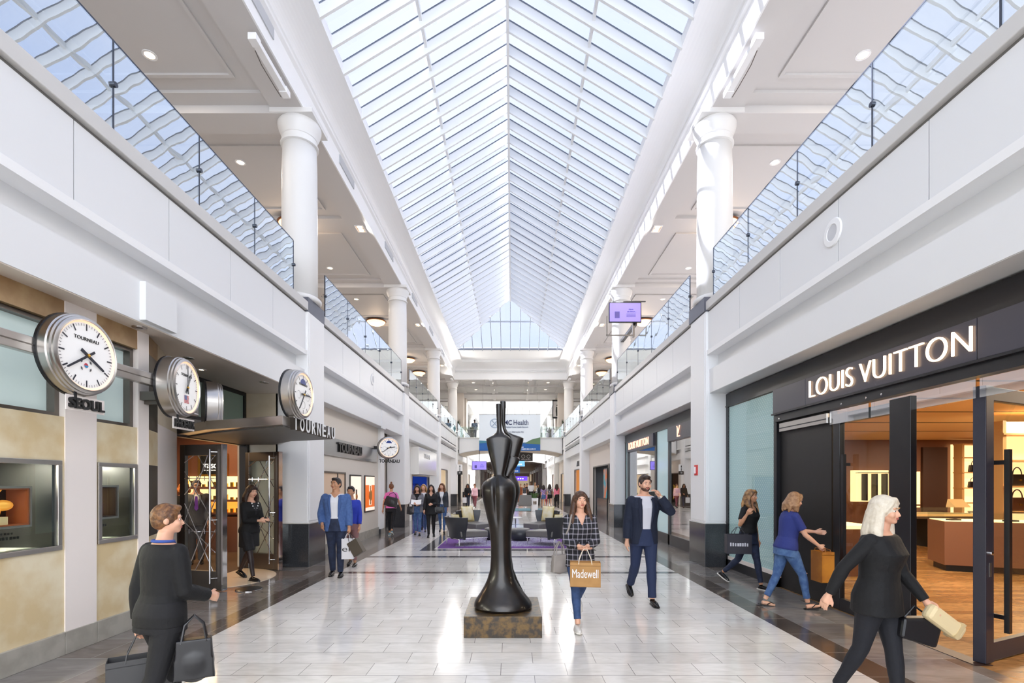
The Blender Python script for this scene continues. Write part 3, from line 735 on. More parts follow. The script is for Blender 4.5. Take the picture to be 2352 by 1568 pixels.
def clock(label, c, D, rz, hr, mn, brand=True, depth=.17, extra=None, name='wall_clock', group='round steel clocks of the watch shop'):
    """face looks along local +X"""
    k = thing(name, label, 'clock', c, rz, group); R = D/2
    MB().lathe([(R*.98, -depth), (R, -depth+.004), (R, -.075), (R*.975, -.065), (R*.975, -.045), (R*.94, -.036), (R*.94, -.018), (R*.90, -.006), (R*.86, -.004), (R*.85, -.012), (R*.85, -.03)], n=56, axis='x', caps=False).build('case', steel, k, local=True, auto=True)
    MB().lathe([(0, -depth-.02), (R*1.02, -depth-.02), (R*1.02, -depth+.006), (R*.97, -depth+.006)], n=48, axis='x', caps=False).build('back_plate', black, k, local=True)
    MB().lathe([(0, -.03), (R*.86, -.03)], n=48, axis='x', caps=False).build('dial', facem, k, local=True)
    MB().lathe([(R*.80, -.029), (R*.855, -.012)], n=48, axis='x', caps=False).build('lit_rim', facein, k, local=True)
    b = MB()
    for i in range(60):
        a = 2*PI*i/60; big = i % 5 == 0; r1 = R*.78; r0 = R*(.62 if big else .72); wd = R*(.018 if big else .006)
        # clock angle a clockwise from top, face seen from +X: right = +Y
        dy, dz = math.sin(a), math.cos(a); ny, nz_ = dz, -dy
        b.add([(-.026, dy*r0+ny*wd, dz*r0+nz_*wd), (-.026, dy*r1+ny*wd, dz*r1+nz_*wd), (-.026, dy*r1-ny*wd, dz*r1-nz_*wd), (-.026, dy*r0-ny*wd, dz*r0-nz_*wd)], [(0, 1, 2, 3)])
    b.build('tick_marks', handm, k, local=True)
    for nm, ang, ln, wd in (('hour_hand', hr, .58, .030), ('minute_hand', mn, .74, .022)):
        a = math.radians(ang); dy, dz = math.sin(a), math.cos(a); ny, nz_ = dz, -dy; b = MB(); w_ = R*wd
        x = -.018 if nm == 'hour_hand' else -.010
        pts = [(-.22*R, w_*1.4), (ln*R*.94, w_), (ln*R, 0), (ln*R*.94, -w_), (-.22*R, -w_*1.4)]
        vs = [(x+h, dy*p+ny*q, dz*p+nz_*q) for h in (0, .006) for p, q in pts]
        b.add(vs, [(0, 1, 2, 3, 4), (5, 6, 7, 8, 9)]+[(i, (i+1) % 5, 5+(i+1) % 5, 5+i) for i in range(5)])
        b.build(nm, handm, k, local=True)
    MB().lathe([(R*.04, -.02), (R*.04, .0), (0, .002)], n=14, axis='x', caps=False).build('centre_cap', gold, k, local=True)
    if brand:
        b = tfit('TOURNEAU', signm, None, (-.026, -.36*R, .36*R), RX, .72*R, .085*R, 'dial_lettering', ext=.002); b.parent = k
    if extra == 'korea':
        b = MB(); b.lathe([(0, -.024), (R*.06, -.024)], (0, -.02*R, -.25*R), 16, 'x', caps=False); b.build('flag_disc', flagr, k, local=True)
        b = MB(); vs = [(-.022, -.02*R, -.25*R)]+[(-.022, -.02*R+R*.06*math.cos(t), -.25*R+R*.06*math.sin(t)) for t in [PI+PI*i/10 for i in range(11)]]
        b.add(vs, [(0, i, i+1) for i in range(1, 11)]); b.build('flag_disc_blue', flagb, k, local=True)
        b = MB()
        for sy in (-1, 1):
            for sz in (-1, 1):
                for q in (-1, 0, 1):
                    y0 = -.02*R+sy*.13*R+q*.018*R; z0 = -.25*R+sz*.09*R-q*sy*sz*.012*R
                    b.box(-.025, -.023, y0-.005*R, y0+.005*R, z0-.03*R, z0+.03*R)
        b.build('flag_bars', handm, k, local=True)
    if extra == 'moon':
        b = MB(); vs = [(-.024, 0, .42*R)]+[(-.024, .26*R*math.cos(t), .42*R+.22*R*math.sin(t)) for t in [PI*i/14 for i in range(15)]]
        b.add(vs, [(0, i, i+1) for i in range(1, 15)]); b.build('moon_dial', mat('moon_blue', (30, 60, 140), .4), k, local=True)
        for cy, cz in ((-.4, -.05), (.4, -.05), (0, -.42)):
            b = MB(); b.lathe([(R*.15, -.024), (R*.16, -.023)], (0, cy*R, cz*R), 20, 'x', caps=False); b.build('sub_dial', steeld, k, local=True)
    if extra == 'usa':
        b = MB()
        for q in range(6): b.box(-.025, -.023, -.16*R, .14*R, -.30*R-q*.045*R, -.275*R-q*.045*R)
        b.build('flag_stripes', flagr, k, local=True)
        MB().box(-.024, -.022, -.16*R, 0, -.42*R, -.27*R).build('flag_canton', mat('canton_blue', (110, 120, 170), .5), k, local=True)
    return k
c1 = clock('big round steel clock with a Korean flag on its dial above the SEOUL plate', (-4.0, 4.74, 2.885), .76, 0, 121, 236, True, .15, 'korea')
c2 = clock('round steel clock with an American flag on its dial above the PHOENIX plate', (-4.0, 6.2, 2.86), .735, math.radians(9), 28, 358, True, .20, 'usa')
c3 = clock('steel clock drum seen from its edge above the canopy, dial hidden', (-4.38, 7.55, 2.84), .70, math.radians(36), 40, 200, False, .22)
c4 = clock('round steel clock with a moon dial standing on the canopy corner', (-2.86, 6.92, 2.90), .68, math.radians(-2), 88, 215, True, .18, 'moon')
c5 = clock('distant round clock with a blue moon dial on a wall bracket past the watch posters', (-3.9, 15.9, 2.80), .70, math.radians(-62), 80, 235, False, .14, 'moon')
MB().box(-4.43, -3.98, 15.95, 16.05, 2.76, 2.86).build('wall_bracket', black, c5).matrix_parent_inverse = Matrix.Rotation(math.radians(62), 4, 'Z')
b = MB(); b.tube([(-4.3, 7.4, 2.6), (-4.3, 7.4, 2.75)], .03, 8); b.tube([(-4.35, 6.55, 2.62), (-4.35, 6.9, 2.62), (-4.35, 6.9, 2.9)], .03, 8); b.build('beam_arm', steel, t)
b = MB(); b.tube([(-2.97, 6.92, 2.6), (-2.97, 6.92, 2.66)], .03, 8)
def plate(label, word, y0, y1, z0, z1, x, m=signm, back=True, grp='city name plates under the clocks'):
    p = thing('name_plate', label, 'sign', (x, y0, z0), 0, grp)
    if back: MB().box(x-.02, x-.012, y0-.02, y1+.02, z0-.02, z1+.02).build('plate', pinkw, p)
    tfit(word, m, p, (x, y0, z0), RX, y1-y0, z1-z0, 'lettering', ext=.012, bold=.03)
    MB().box(x-.016, x-.004, (y0+y1)/2-.012-.12, (y0+y1)/2+.012-.12, z1, z1+.08).build('hanger', black, p)
    return p
plate('SEOUL in black capitals on a pale plate under the big clock', 'SEOUL', 4.58, 4.97, 2.375, 2.475, -4.05)
plate('PHOENIX in a thin black outlined plate under the clock with the American flag', 'PHOENIX', 6.02, 6.38, 2.36, 2.46, -4.05, signm)
p5 = thing('name_plate', 'small dark letters hanging under the distant bracket clock', 'sign', (-3.9, 15.9, 2.32), 0, 'shop name under bracket clock')
tfit('TOURNEAU', signm, p5, (-4.22, 15.9, 2.33), (PI/2, 0, math.radians(28)), .66, .11, ext=.01, bold=.03)
MB().box(-3.93, -3.9, 15.88, 15.92, 2.40, 2.46).build('hanger', black, p5)

# ================= left, second bay
Y1a, Y1b = 10.9, 16.1
wallbox('wall_left_cream', -4.55, -4.40, 10.88, 16.45, .22, 3.48, mat('cream_wall', (228, 220, 208), .5), 'cream wall with the watch posters')
wallbox('baseboard_left_cream', -4.5, -4.37, 10.88, 16.45, 0, .24, MATS['base_stone'])
wallbox('trim_33', -4.5, -4.32, 16.45, 16.95, .16, 3.48, white); wallbox('trim_34', -4.52, -4.30, 16.43, 16.97, 0, .17, dkgran)
wallbox('wall_left_setback', -4.95, -4.8, 16.9, 19.1, 0, 3.48, warmw); wallbox('wall_left_setback', -5, -4.5, 16.45, 16.55, 0, 3.48, warmw)
s = thing('shop_sign', 'brushed metal sign band with black lettering on the cream wall', 'sign', (-4.39, 11.2, 2.34))
MB().box(-4.40, -4.36, 10.9, 16.2, 2.34, 2.78).build('sign_band', mat('band_metal', (176, 176, 176), .25, metal=.9), s, bevel=.003)
tfit('TOURNEAU', signm, s, (-4.34, 12.5, 2.46), RX, 1.95, .25, ext=.02, bold=.035)
nb = thing('wall_niche', 'lit recessed niche in the cream wall left of the watch posters', 'niche', (-4.4, 12.4, .9))
b = MB(); b.box(-4.395, -4.385, 10.95, 13.1, .75, 1.92); b.build('niche_back', mat('niche_peach', (236, 206, 176), .5), nb)
b = MB(); b.box(-4.395, -4.36, 10.9, 13.15, 1.92, 1.96); b.box(-4.395, -4.36, 13.1, 13.15, .7, 1.92); b.box(-4.395, -4.37, 12.55, 12.6, .75, 1.92); b.build('frame', steeld, nb)
for i, (a, b_) in enumerate(((13.55, 14.55), (14.9, 15.95))):
    p = thing('poster', ['pale backlit poster of a slim watch, nearer of the two watch posters', 'orange backlit poster of a gold watch, farther of the two watch posters'][i], 'poster', (-4.39, a, .8), 0, 'backlit watch posters')
    MB().box(-4.398, -4.375, a, b_, .80, 1.91).build('frame', signm, p)
    MB().box(-4.38, -4.37, a+.04, b_-.04, .84, 1.87).build('poster_sheet', [mat('sheet_cream', (250, 232, 214), .5, emit=(255, 236, 214), es=.35), mat('sheet_orange', (226, 110, 30), .5, emit=(240, 110, 30), es=.3)][i], p)
    c = (a+b_)/2
    if i: MB().box(-4.369, -4.366, a+.04, b_-.04, 1.62, 1.87).build('poster_top', MATS['sheet_cream'], p); MB().box(-4.369, -4.366, a+.04, b_-.04, .84, .94).build('poster_foot', MATS['sheet_cream'], p)
    m_ = MATS['sheet_cream'] if i else brownd
    wv = .11 if i else .05
    b = MB(); b.box(-4.368, -4.36, c-wv, c+wv, 1.0, 1.62 if i else 1.5); b.build('watch_strap', m_, p)
    b = MB(); b.lathe([(0, 0), (wv*1.5, 0), (wv*1.5, .01), (0, .01)], (-4.362, c, 1.3), 20, 'x', caps=False); b.build('watch_dial', gold, p)
    if i: b = MB(); b.box(-4.364, -4.356, c-.05, c+.05, 1.02, 1.6); b.build('watch_links', gold, p)

# ================= right, first bays: the luxury store
RXW = 4.28
lvl = mat('lit_letters', (255, 235, 210), .4, emit=(255, 214, 170), es=2.2)
fr = MB()
fr.box(RXW, RXW+.10, -8, 10.03, 3.20, 3.45); fr.box(RXW, RXW+.12, 9.93, 10.03, 0, 3.2); fr.box(RXW, RXW+.12, 8.10, 8.19, 0, 3.2); fr.box(RXW, RXW+.12, 8.1, 10.03, 0, .17)
fr.box(RXW-.012, RXW+.05, -8, 10.02, 3.19, 3.215)
struct('wall_right_shopfront', fr, black, 'black metal shopfront frame')
MB_ = MB
s = thing('shop_sign', 'dark sign board with large glowing capital letters over the open store entrance', 'sign', (RXW, 6, 2.8))
MB().box(RXW-.06, RXW+.04, 4.55, 7.20, 2.80, 3.18).build('sign_board', lvdark, s, bevel=.003)
MB().box(RXW-.06, RXW+.04, 7.21, 8.10, 2.80, 3.18).build('sign_board', lvdark, s, bevel=.003); MB().box(RXW-.06, RXW+.04, -8, 4.54, 2.80, 3.18).build('sign_board', lvdark, s, bevel=.003)
MB().box(RXW-.08, RXW+.04, -8, 8.12, 2.77, 2.795).build('sign_rail', black, s)
tfit('LOUIS VUITTON', lvl, s, (RXW-.075, 7.08, 2.885), RXm, 2.50, .235, ext=.010, bold=-.022)
struct('trim_35', MB().box(RXW-.03, RXW+.08, -8, 8.12, 2.66, 2.77), black)
# patterned glass window
mesh = mat('patterned_glass', (170, 200, 204), .25); nt, bs = nodes_of(mesh)
tcn = nt.nodes.new('ShaderNodeTexCoord'); ck = nt.nodes.new('ShaderNodeTexVoronoi'); ck.inputs['Scale'].default_value = 20; ck.inputs['Randomness'].default_value = 0
rp = nt.nodes.new('ShaderNodeValToRGB'); rp.color_ramp.elements[0].position = .28; rp.color_ramp.elements[1].position = .5
rp.color_ramp.elements[0].color = srgb(228, 235, 233); rp.color_ramp.elements[1].color = srgb(160, 184, 188)
mpn = nt.nodes.new('ShaderNodeMapping'); mpn.inputs['Rotation'].default_value = (math.radians(45), 0, 0)
nt.links.new(tcn.outputs['Object'], mpn.inputs['Vector']); nt.links.new(mpn.outputs['Vector'], ck.inputs['Vector']); nt.links.new(ck.outputs['Distance'], rp.inputs['Fac']); nt.links.new(rp.outputs['Color'], bs.inputs['Base Color'])
bs.inputs['Emission Strength'].default_value = .15; nt.links.new(rp.outputs['Color'], bs.inputs['Emission Color'])  # pattern colour also glows a little, so the pane shows paler
w = thing('patterned_window', 'tall pale blue patterned glass window in a black frame beside the stone pillar', 'window', (RXW, 9, .2))
MB().box(RXW+.03, RXW+.05, 8.19, 9.93, .22, 3.18).build('patterned_pane', mesh, w)
MB().box(RXW+.0, RXW+.03, 8.19, 9.93, .17, .24).build('sill', pinkw, w)
MB().box(RXW+.01, RXW+.014, 8.19, 9.93, .24, 3.18).build('glass_pane', shopglass, w)
# door zone
struct('wall_right_pocket', MB().box(RXW+.06, RXW+.14, 6.80, 8.10, 0, 2.66), blackm, 'matte black wall panel beside the store entrance')
tr = mat('transom_grey', (150, 164, 170), .15, spec=.8)
trg = thing('transom', 'pale glass transom strip above the store doors', 'transom', (RXW, 6, 2.5))
trglass = glass_mat('transom_glass', (.85, .92, .93), 1.5, boost=.45)
for a, b_ in ((-2, 4.62), (4.66, 6.02), (6.06, 6.8)): MB().box(RXW+.035, RXW+.045, a, b_, 2.47, 2.66).build('glass_strip', trglass, trg)
MB().box(RXW+.0, RXW+.05, 6.82, 8.02, 2.50, 2.63).build('air_grille', steel, trg); MB().box(RXW-.004, RXW+.0, 6.82, 8.02, 2.545, 2.56).build('grille_gap', black, trg)
for yy in (7.95, 6.45, 6.0, 5.75): MB().lathe([(0, -.012), (.014, -.01), (.014, 0)], (RXW-.03, yy, 2.70), 10, 'x', caps=False).build('stud', chrome, trg)
# fixed door leaf with handle, dark post
dl_ = thing('glass_door', 'closed glass store door with a tall black handle between black stiles', 'door', (RXW+.08, 6.7, 0), 0, 'glass doors of the luxury store')
b = MB(); b.box(RXW+.05, RXW+.12, 6.62, 6.75, 0, 2.6); b.box(RXW+.05, RXW+.12, 5.68, 6.62, 0, .16); b.box(RXW+.05, RXW+.12, 5.68, 6.62, 2.47, 2.6); b.build('frame', black, dl_, bevel=.004)
MB().box(RXW+.08, RXW+.09, 5.68, 6.62, .16, 2.47).build('glass_pane', shopglass, dl_)
b = MB(); b.box(RXW-.02, RXW+.02, 6.44, 6.49, .55, 2.05); b.box(RXW+.02, RXW+.08, 6.45, 6.48, .65, .69); b.box(RXW+.02, RXW+.08, 6.45, 6.48, 1.9, 1.94); b.build('handle', black, dl_)
struct('wall_right_post', MB().box(RXW+.0, RXW+.07, 5.38, 5.68, 0, 2.62), black, bevel=.004)
od = thing('glass_door', 'wide open glass store door with a tall black handle and a heavy dark stile', 'door', (4.36, 4.66, .012), math.atan2(.29, .66), 'glass doors of the luxury store')
b = MB(); b.box(-.02, .12, -.05, .05, 0, 2.57); b.box(1.05, 1.18, -.03, .03, 0, 2.57); b.box(.12, 1.05, -.03, .03, 0, .17); b.box(.12, 1.05, -.03, .03, 2.44, 2.57)
b.build('frame', mat('stile_blueblack', (46, 46, 58), .35), od, local=True, bevel=.006)
MB().box(.12, 1.05, -.005, .005, .17, 2.44).build('glass_pane', shopglass, od, local=True)
b = MB(); b.box(.17, .22, -.14, -.10, .28, 1.98); b.box(.18, .21, -.1, 0, .4, .44); b.box(.18, .21, -.1, 0, 1.84, 1.88); b.build('handle', black, od, local=True)
b = MB(); b.lathe([(0, -.075), (.02, -.07), (.022, -.05)], (.05, 0, 1.02), 12, 'y', caps=False); b.build('lock', chrome, od, local=True)
b = MB(); b.box(.035, .065, -.055, -.05, .80, .93); b.build('lock_plate', steel, od, local=True)
struct('trim_36', MB().box(RXW-.02, RXW+.14, 4.6, 5.38, 0, .006), brownd)
# room
wallbox('wall_right_store_back', 4.6, 20, 18.55, 18.75, 0, 4.2, browns); wallbox('wall_right_store_near', 4.5, 20, -3.2, -3, 0, 4.2, browns)
wallbox('ceiling_store_right', 4.45, 20, -3, 18.6, 3.28, 3.4, storeceil)
cg = MB()
for yy in (5.2, 6.4, 7.8, 9.4, 11.2, 13.2, 15.4): cg.box(5, 20, yy, yy+.06, 3.272, 3.281)
struct('trim_37', cg, blackm)
for i, (xx, yy, p) in enumerate(((6.5, 4.6, 90), (7.5, 8.5, 120), (12, 11, 150), (15.5, 15.5, 130), (9, 15.8, 110), (11, 6, 70), (6.0, 12.5, 90))): spot('store_lamp', (xx, yy, 3.25), p*.8, (1, .80, .56), .35)
# panelled rear wall of the store
pb = MB()
for xa, xb in ((10.8, 12.2), (15.15, 16.05)): pb.box(xa, xb, 18.45, 18.55, 0, 3.0)
struct('wall_store_panel', pb, brownd)
wallbox('trim_38', 14.2, 15.0, 18.4, 18.55, .9, 2.1, litcream)
wallbox('wall_store_wing', 6.2, 10.0, 18.3, 18.5, 0, 3.28, brownd); wallbox('trim_39', 12.5, 13.8, 18.35, 18.5, 1.0, 2.15, litcream)
fb = thing('framed_picture', 'pale framed drawing on the lit panel at the back of the luxury store', 'picture', (14.5, 18.3, 1.6)); MB().box(14.22, 14.75, 18.36, 18.40, 1.2, 2.0).build('frame', gold, fb); MB().box(14.27, 14.7, 18.35, 18.37, 1.25, 1.95).build('picture_sheet', cream, fb)
sh = thing('shelf_unit', 'tall glowing cream shelf wall with bags and shoes at the back of the luxury store', 'shelving', (17, 18, 0))
MB().box(16.2, 19.9, 18.4, 18.5, .3, 3.1).build('lit_back', litcream, sh)
b = MB()
for zz in (.45, .98, 1.52, 2.08, 2.62, 3.1): b.box(16.2, 19.9, 18.0, 18.4, zz-.04, zz)
b.build('shelf', tan, sh)
b = MB()
for xx in (16.25, 17.6, 18.9, 19.8): MB().box(xx-.04, xx+.04, 18.03, 18.38, .3, 3.08).build('upright', tan, sh)
def handbag(label, at, m, s=1.0, grp='handbags in the luxury store', rz=0):
    o = thing('handbag', label, 'handbag', at, rz, grp)
    b = MB(); b.prism([(-.15*s, 0), (.15*s, 0), (.12*s, .20*s), (-.12*s, .20*s)], -.05*s, .05*s, 'y'); b.build('body', m, o, local=True, bevel=.02*s)
    b = MB(); b.tube([(.08*s*math.cos(t), 0, .19*s+.13*s*math.sin(t)) for t in [PI*i/10 for i in range(11)]], .009*s, 6); b.build('handle', m, o, local=True)
    b = MB(); b.box(-.02*s, .02*s, -.065*s, -.05*s, .08*s, .11*s); b.build('clasp', gold, o, local=True)
    return o
bagm = mat('bag_black', (26, 20, 20), .4); bagb = mat('bag_brown', (90, 56, 38), .45)
def shoe_pair(label, at, grp='shoes on the glowing shelves'):
    o = thing('high_heels', label, 'shoes', at, 0, grp)
    for dx in (-.09, .09):
        b = MB(); b.tube([(dx, -.12, .03), (dx, 0, .05), (dx, .1, .13)], [.035, .04, .03], 8); b.tube([(dx, .12, 0), (dx, .11, .12)], .012, 6); b.build('shoe', bagm, o, local=True)
    return o
handbag('black handbag on the second highest glowing shelf', (16.8, 18.2, 2.08), bagm, 1.3); handbag('black box bag on the middle glowing shelf', (16.75, 18.2, 1.52), bagm, 1.1)
shoe_pair('black high heels standing on the shelf below the black box bag', (17.1, 18.2, .98)); shoe_pair('black high heels on the lowest glowing shelf', (16.8, 18.2, .45))
for i, xx in enumerate((17.9, 18.3, 19.2)):
    handbag('brown handbag %s along the lower glowing shelf' % ['first', 'second', 'third'][i], (xx, 18.2, .98 if i != 1 else 1.52), bagb, 1.5)
# second shelf wall seen through the open door leaf
sh2 = thing('shelf_unit', 'honey coloured bag shelves seen through the open glass door', 'shelving', (11.3, 10.6, 0))
MB().box(11.0, 14.0, 11.6, 11.7, .3, 3.1).build('lit_back', litcream, sh2)
b = MB()
for zz in (.5, 1.05, 1.62, 2.2, 2.8): b.box(11.0, 14, 11.2, 11.6, zz-.04, zz)
b.build('shelf', tan, sh2); b = MB()
for xx in (11.05, 12.0, 13.0, 14): MB().box(xx-.04, xx+.04, 11.23, 11.58, .3, 3.08).build('upright', tan, sh2)
handbag('dark handbag on the third honey shelf behind the open door', (11.5, 11.4, 1.62), bagm, 1.3); handbag('brown bag on the second honey shelf behind the open door', (11.5, 11.4, 1.05), bagb, 1.5); handbag('tall black bag with looped handle on the second honey shelf', (12.4, 11.4, 1.05), bagm, 1.5)
# counters and tables
cnt = thing('display_counter', 'brown leather fronted display counter inside the luxury store', 'counter', (8.9, 9.6, 0))
b = MB(); b.prism([(8.25, 9.55), (10.6, 8.6), (10.9, 9.3), (8.55, 10.3)], .12, .95); b.build('body', mat('counter_brown', (120, 82, 62), .4), cnt)
b = MB(); b.prism([(8.32, 9.6), (10.55, 8.7), (10.8, 9.25), (8.6, 10.22)], 0, .12); b.build('plinth', blackm, cnt)
b = MB(); b.prism([(8.25, 9.55), (10.6, 8.6), (10.9, 9.3), (8.55, 10.3)], .96, 1.12); b.build('glass_case', shopglass, cnt)
b = MB(); b.prism([(8.27, 9.57), (10.58, 8.62), (10.88, 9.28), (8.57, 10.28)], .95, .962); b.build('lit_tray', litcream, cnt)
random.seed(3)
for i in range(5):
    u_ = .15+i*.17; xx = 8.2+u_*2.3; yy = 9.75-u_*.95
    MB().box(xx-.12, xx+.08, yy, yy+.12, .962, .99).build('tray_item', bagm, cnt)
tb = thing('display_table', 'low white topped display table with dark leg inside the luxury store', 'table', (10.9, 13.3, 0))
MB().box(9.9, 12.2, 12.9, 13.9, .82, .88).build('table_top', cream, tb); MB().box(10.95, 11.4, 13.2, 13.6, 0, .82).build('leg', blackm, tb); MB().box(9.9, 12.2, 12.9, 13.9, .76, .815).build('table_edge', brownd, tb)
MB().box(9.95, 12.15, 12.95, 13.85, .885, 1.05).build('glass_case', shopglass, tb)
bk = thing('display_stand', 'small slanted white card stand on the low display table', 'stand', (11.9, 13.3, 1.05)); MB().prism([(13.2, 1.05), (13.5, 1.05), (13.45, 1.25)], 11.7, 12.1, 'x').build('card', cream, bk)
tb2 = thing('display_table', 'small bronze display table just inside the closed glass door', 'table', (6.4, 8.3, 0))
MB().box(5.55, 6.55, 8.9, 9.8, .86, .92).build('table_top', litcream, tb2); MB().box(5.65, 6.45, 9.0, 9.7, 0, .86).build('leg', browns, tb2)
hang = thing('clothes_rail', 'rail of dark clothes hanging by the lit niche in the luxury store', 'clothes rail', (13.1, 18, 1.6)); b = MB(); b.tube([(12.55, 18.15, 2.05), (13.75, 18.15, 2.05)], .015, 6); b.tube([(12.6, 18.15, 2.05), (12.6, 18.36, 2.05)], .012, 6); b.tube([(13.7, 18.15, 2.05), (13.7, 18.36, 2.05)], .012, 6); b.build('rail', steeld, hang)
for i in range(3): MB().box(12.7+i*.36, 12.76+i*.36, 17.95, 18.2, 1.05, 2.02).build('garment', bagm, hang)

# second bay right
a0, a1 = 10.88, 18.98
fr = MB()
fr.box(RXW, RXW+.10, a0, a1, 3.20, 3.46); fr.box(RXW-.012, RXW+.02, a0, a1, 3.19, 3.215)
for a, b_ in ((18.85, 18.98), (18.42, 18.60), (14.85, 15.02), (13.62, 13.74)): fr.box(RXW, RXW+.10, a, b_, 0, 3.2)
fr.box(RXW, RXW+.12, a0, a1, 0, .28)
struct('wall_right_shopfront_far', fr, black)
s = thing('shop_sign', 'small dark sign board with rose gold letters on the farther store window', 'sign', (RXW, 16, 2.8))
MB().box(RXW-.05, RXW+.04, 15.03, 18.45, 2.80, 3.18).build('sign_board', lvdark, s)
tfit('LOUIS VUITTON', mat('rose_letters', (250, 205, 185), .4, emit=(255, 190, 160), es=.8), s, (RXW-.06, 18.1, 2.88), RXm, 2.6, .24, ext=.012)
s = thing('shop_sign', 'dark sign board with a rose gold monogram beside the nearest right pillar', 'sign', (RXW, 12.5, 2.8))
MB().box(RXW-.05, RXW+.04, a0, 13.62, 2.80, 3.18).build('sign_board', lvdark, s)
tfit('L', MATS['rose_letters'], s, (RXW-.06, 12.80, 2.86), RXm, .20, .22, ext=.01, bold=-.01, name='monogram'); tfit('V', MATS['rose_letters'], s, (RXW-.065, 12.82, 2.94), RXm, .24, .2, ext=.01, bold=-.015, name='monogram')
mirg = glass_mat('reflecting_shop_glass', (.75, .8, .8), 1.5, boost=.42)
fin = mat('blue_glass_fin', (186, 214, 218), .12, spec=.8, emit=(180, 210, 214), es=.12)
w = thing('shop_window', 'tall reflecting store window under the small sign with rose gold letters', 'window', (RXW, 16.7, .28), 0, 'store windows past the stone pillar')
MB().box(RXW+.03, RXW+.04, 15.02, 18.42, .28, 2.8).build('glass_pane', mirg, w)
w = thing('shop_window', 'reflecting store window beside the stone pillar under the monogram', 'window', (RXW, 12.5, .28), 0, 'store windows past the stone pillar')
MB().box(RXW+.03, RXW+.04, a0, 13.62, .28, 2.8).build('glass_pane', mirg, w)
w = thing('blue_glass_fin', 'tall pale blue glass panel between the two reflecting store windows', 'panel', (RXW, 14.3, .28)); MB().box(RXW+.03, RXW+.05, 13.74, 14.85, .28, 3.19).build('blue_pane', fin, w)
w = thing('blue_glass_fin', 'narrow pale blue glass strip at the far edge of the store front', 'panel', (RXW, 18.7, .28)); MB().box(RXW+.03, RXW+.05, 18.6, 18.85, .28, 3.19).build('blue_pane', fin, w)
# inner screens behind windows
wallbox('wall_store_screen', 4.9, 4.95, 17.2, 18.4, 0, 2.9, mat('screen_grey', (150, 156, 162), .5))
b = thing('mannequin_vase', 'vase of yellow flowers behind the reflecting store window', 'vase', (5.2, 16.2, .0))
MB().lathe([(.0, .0), (.16, .02), (.18, .5), (.1, .9), (.12, 1.2)], (5.15, 15.9, 0), 16, caps=False).build('stand', blackm, b)
bb_ = MB(); random.seed(11)
for i in range(16): bb_.ball((5.15+random.uniform(-.15, .15), 15.9+random.uniform(-.2, .2), 1.35+random.uniform(-.15, .25)), .06, 6, 4)
bb_.build('flowers', mat('flower_yellow', (240, 190, 60), .6), b)
# ------------------------------------------------------------------ farther bays
def generic(side, k, spans, wallm, top=2.6, zc=3.48, label=None):
    """plain shopfront wall between pillars k and k+1 with openings [(y0, y1, material of what shows inside, z0, z1)]"""
    y0, y1 = bay_range(k); m = MB(); xa, xb = X(side, 4.42), X(side, 4.55)
    cur = y0
    for (a, b, im, z0, z1) in sorted(spans):
        m.box(xa, xb, cur, a, 0, zc); m.box(xa, xb, a, b, z1, zc)
        if z0 > 0: m.box(xa, xb, a, b, 0, z0)
        cur = b
    m.box(xa, xb, cur, y1, 0, zc)
    struct('wall_%s_shop' % SN[side], m, wallm, label)
    for (a, b, im, z0, z1) in spans:
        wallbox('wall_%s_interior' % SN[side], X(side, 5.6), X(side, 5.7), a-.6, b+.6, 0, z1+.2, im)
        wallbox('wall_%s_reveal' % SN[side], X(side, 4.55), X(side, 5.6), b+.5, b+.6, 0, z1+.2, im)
        f = MB(); f.box(X(side, 4.40), X(side, 4.46), a, a+.06, z0, z1); f.box(X(side, 4.40), X(side, 4.46), b-.06, b, z0, z1); f.box(X(side, 4.40), X(side, 4.46), a+.06, b-.06, z1-.06, z1)
        struct('trim_%d' % (60+int(a)), f, steeld)
bluei = mat('interior_blue', (40, 70, 170), .6, emit=(40, 80, 190), es=.15); tani = mat('interior_tan', (200, 150, 96), .6, emit=(230, 160, 90), es=.25)  # blue, tan and cream interior walls glow, standing in for shop lighting
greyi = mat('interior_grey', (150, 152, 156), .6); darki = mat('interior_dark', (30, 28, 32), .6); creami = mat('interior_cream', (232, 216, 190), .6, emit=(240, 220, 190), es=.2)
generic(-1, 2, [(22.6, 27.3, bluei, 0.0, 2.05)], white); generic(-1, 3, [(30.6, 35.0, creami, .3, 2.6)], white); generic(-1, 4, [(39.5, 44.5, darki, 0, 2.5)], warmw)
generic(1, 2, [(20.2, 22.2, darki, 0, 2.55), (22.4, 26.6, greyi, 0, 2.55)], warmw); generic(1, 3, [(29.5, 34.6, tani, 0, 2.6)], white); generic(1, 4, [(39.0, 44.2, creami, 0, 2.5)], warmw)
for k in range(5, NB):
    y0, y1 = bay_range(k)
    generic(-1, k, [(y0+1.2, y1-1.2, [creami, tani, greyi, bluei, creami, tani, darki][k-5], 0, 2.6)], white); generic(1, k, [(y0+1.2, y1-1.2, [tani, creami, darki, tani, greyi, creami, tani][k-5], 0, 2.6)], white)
# white projecting shop box, left bay 2
s = thing('shop_canopy_box', 'white glossy projecting shop header with faint lettering past the bracket clock', 'shop header', (-4.2, 25, 2.1))
MB().box(-4.52, -4.15, 22.3, 27.6, 2.08, 3.30).build('header', mat('glossy_white', (236, 234, 228), .15), s, bevel=.01)
tfit('TUMI', mat('faint_grey', (200, 200, 200), .5), s, (-4.14, 23.6, 2.85), RX, 1.6, .22)
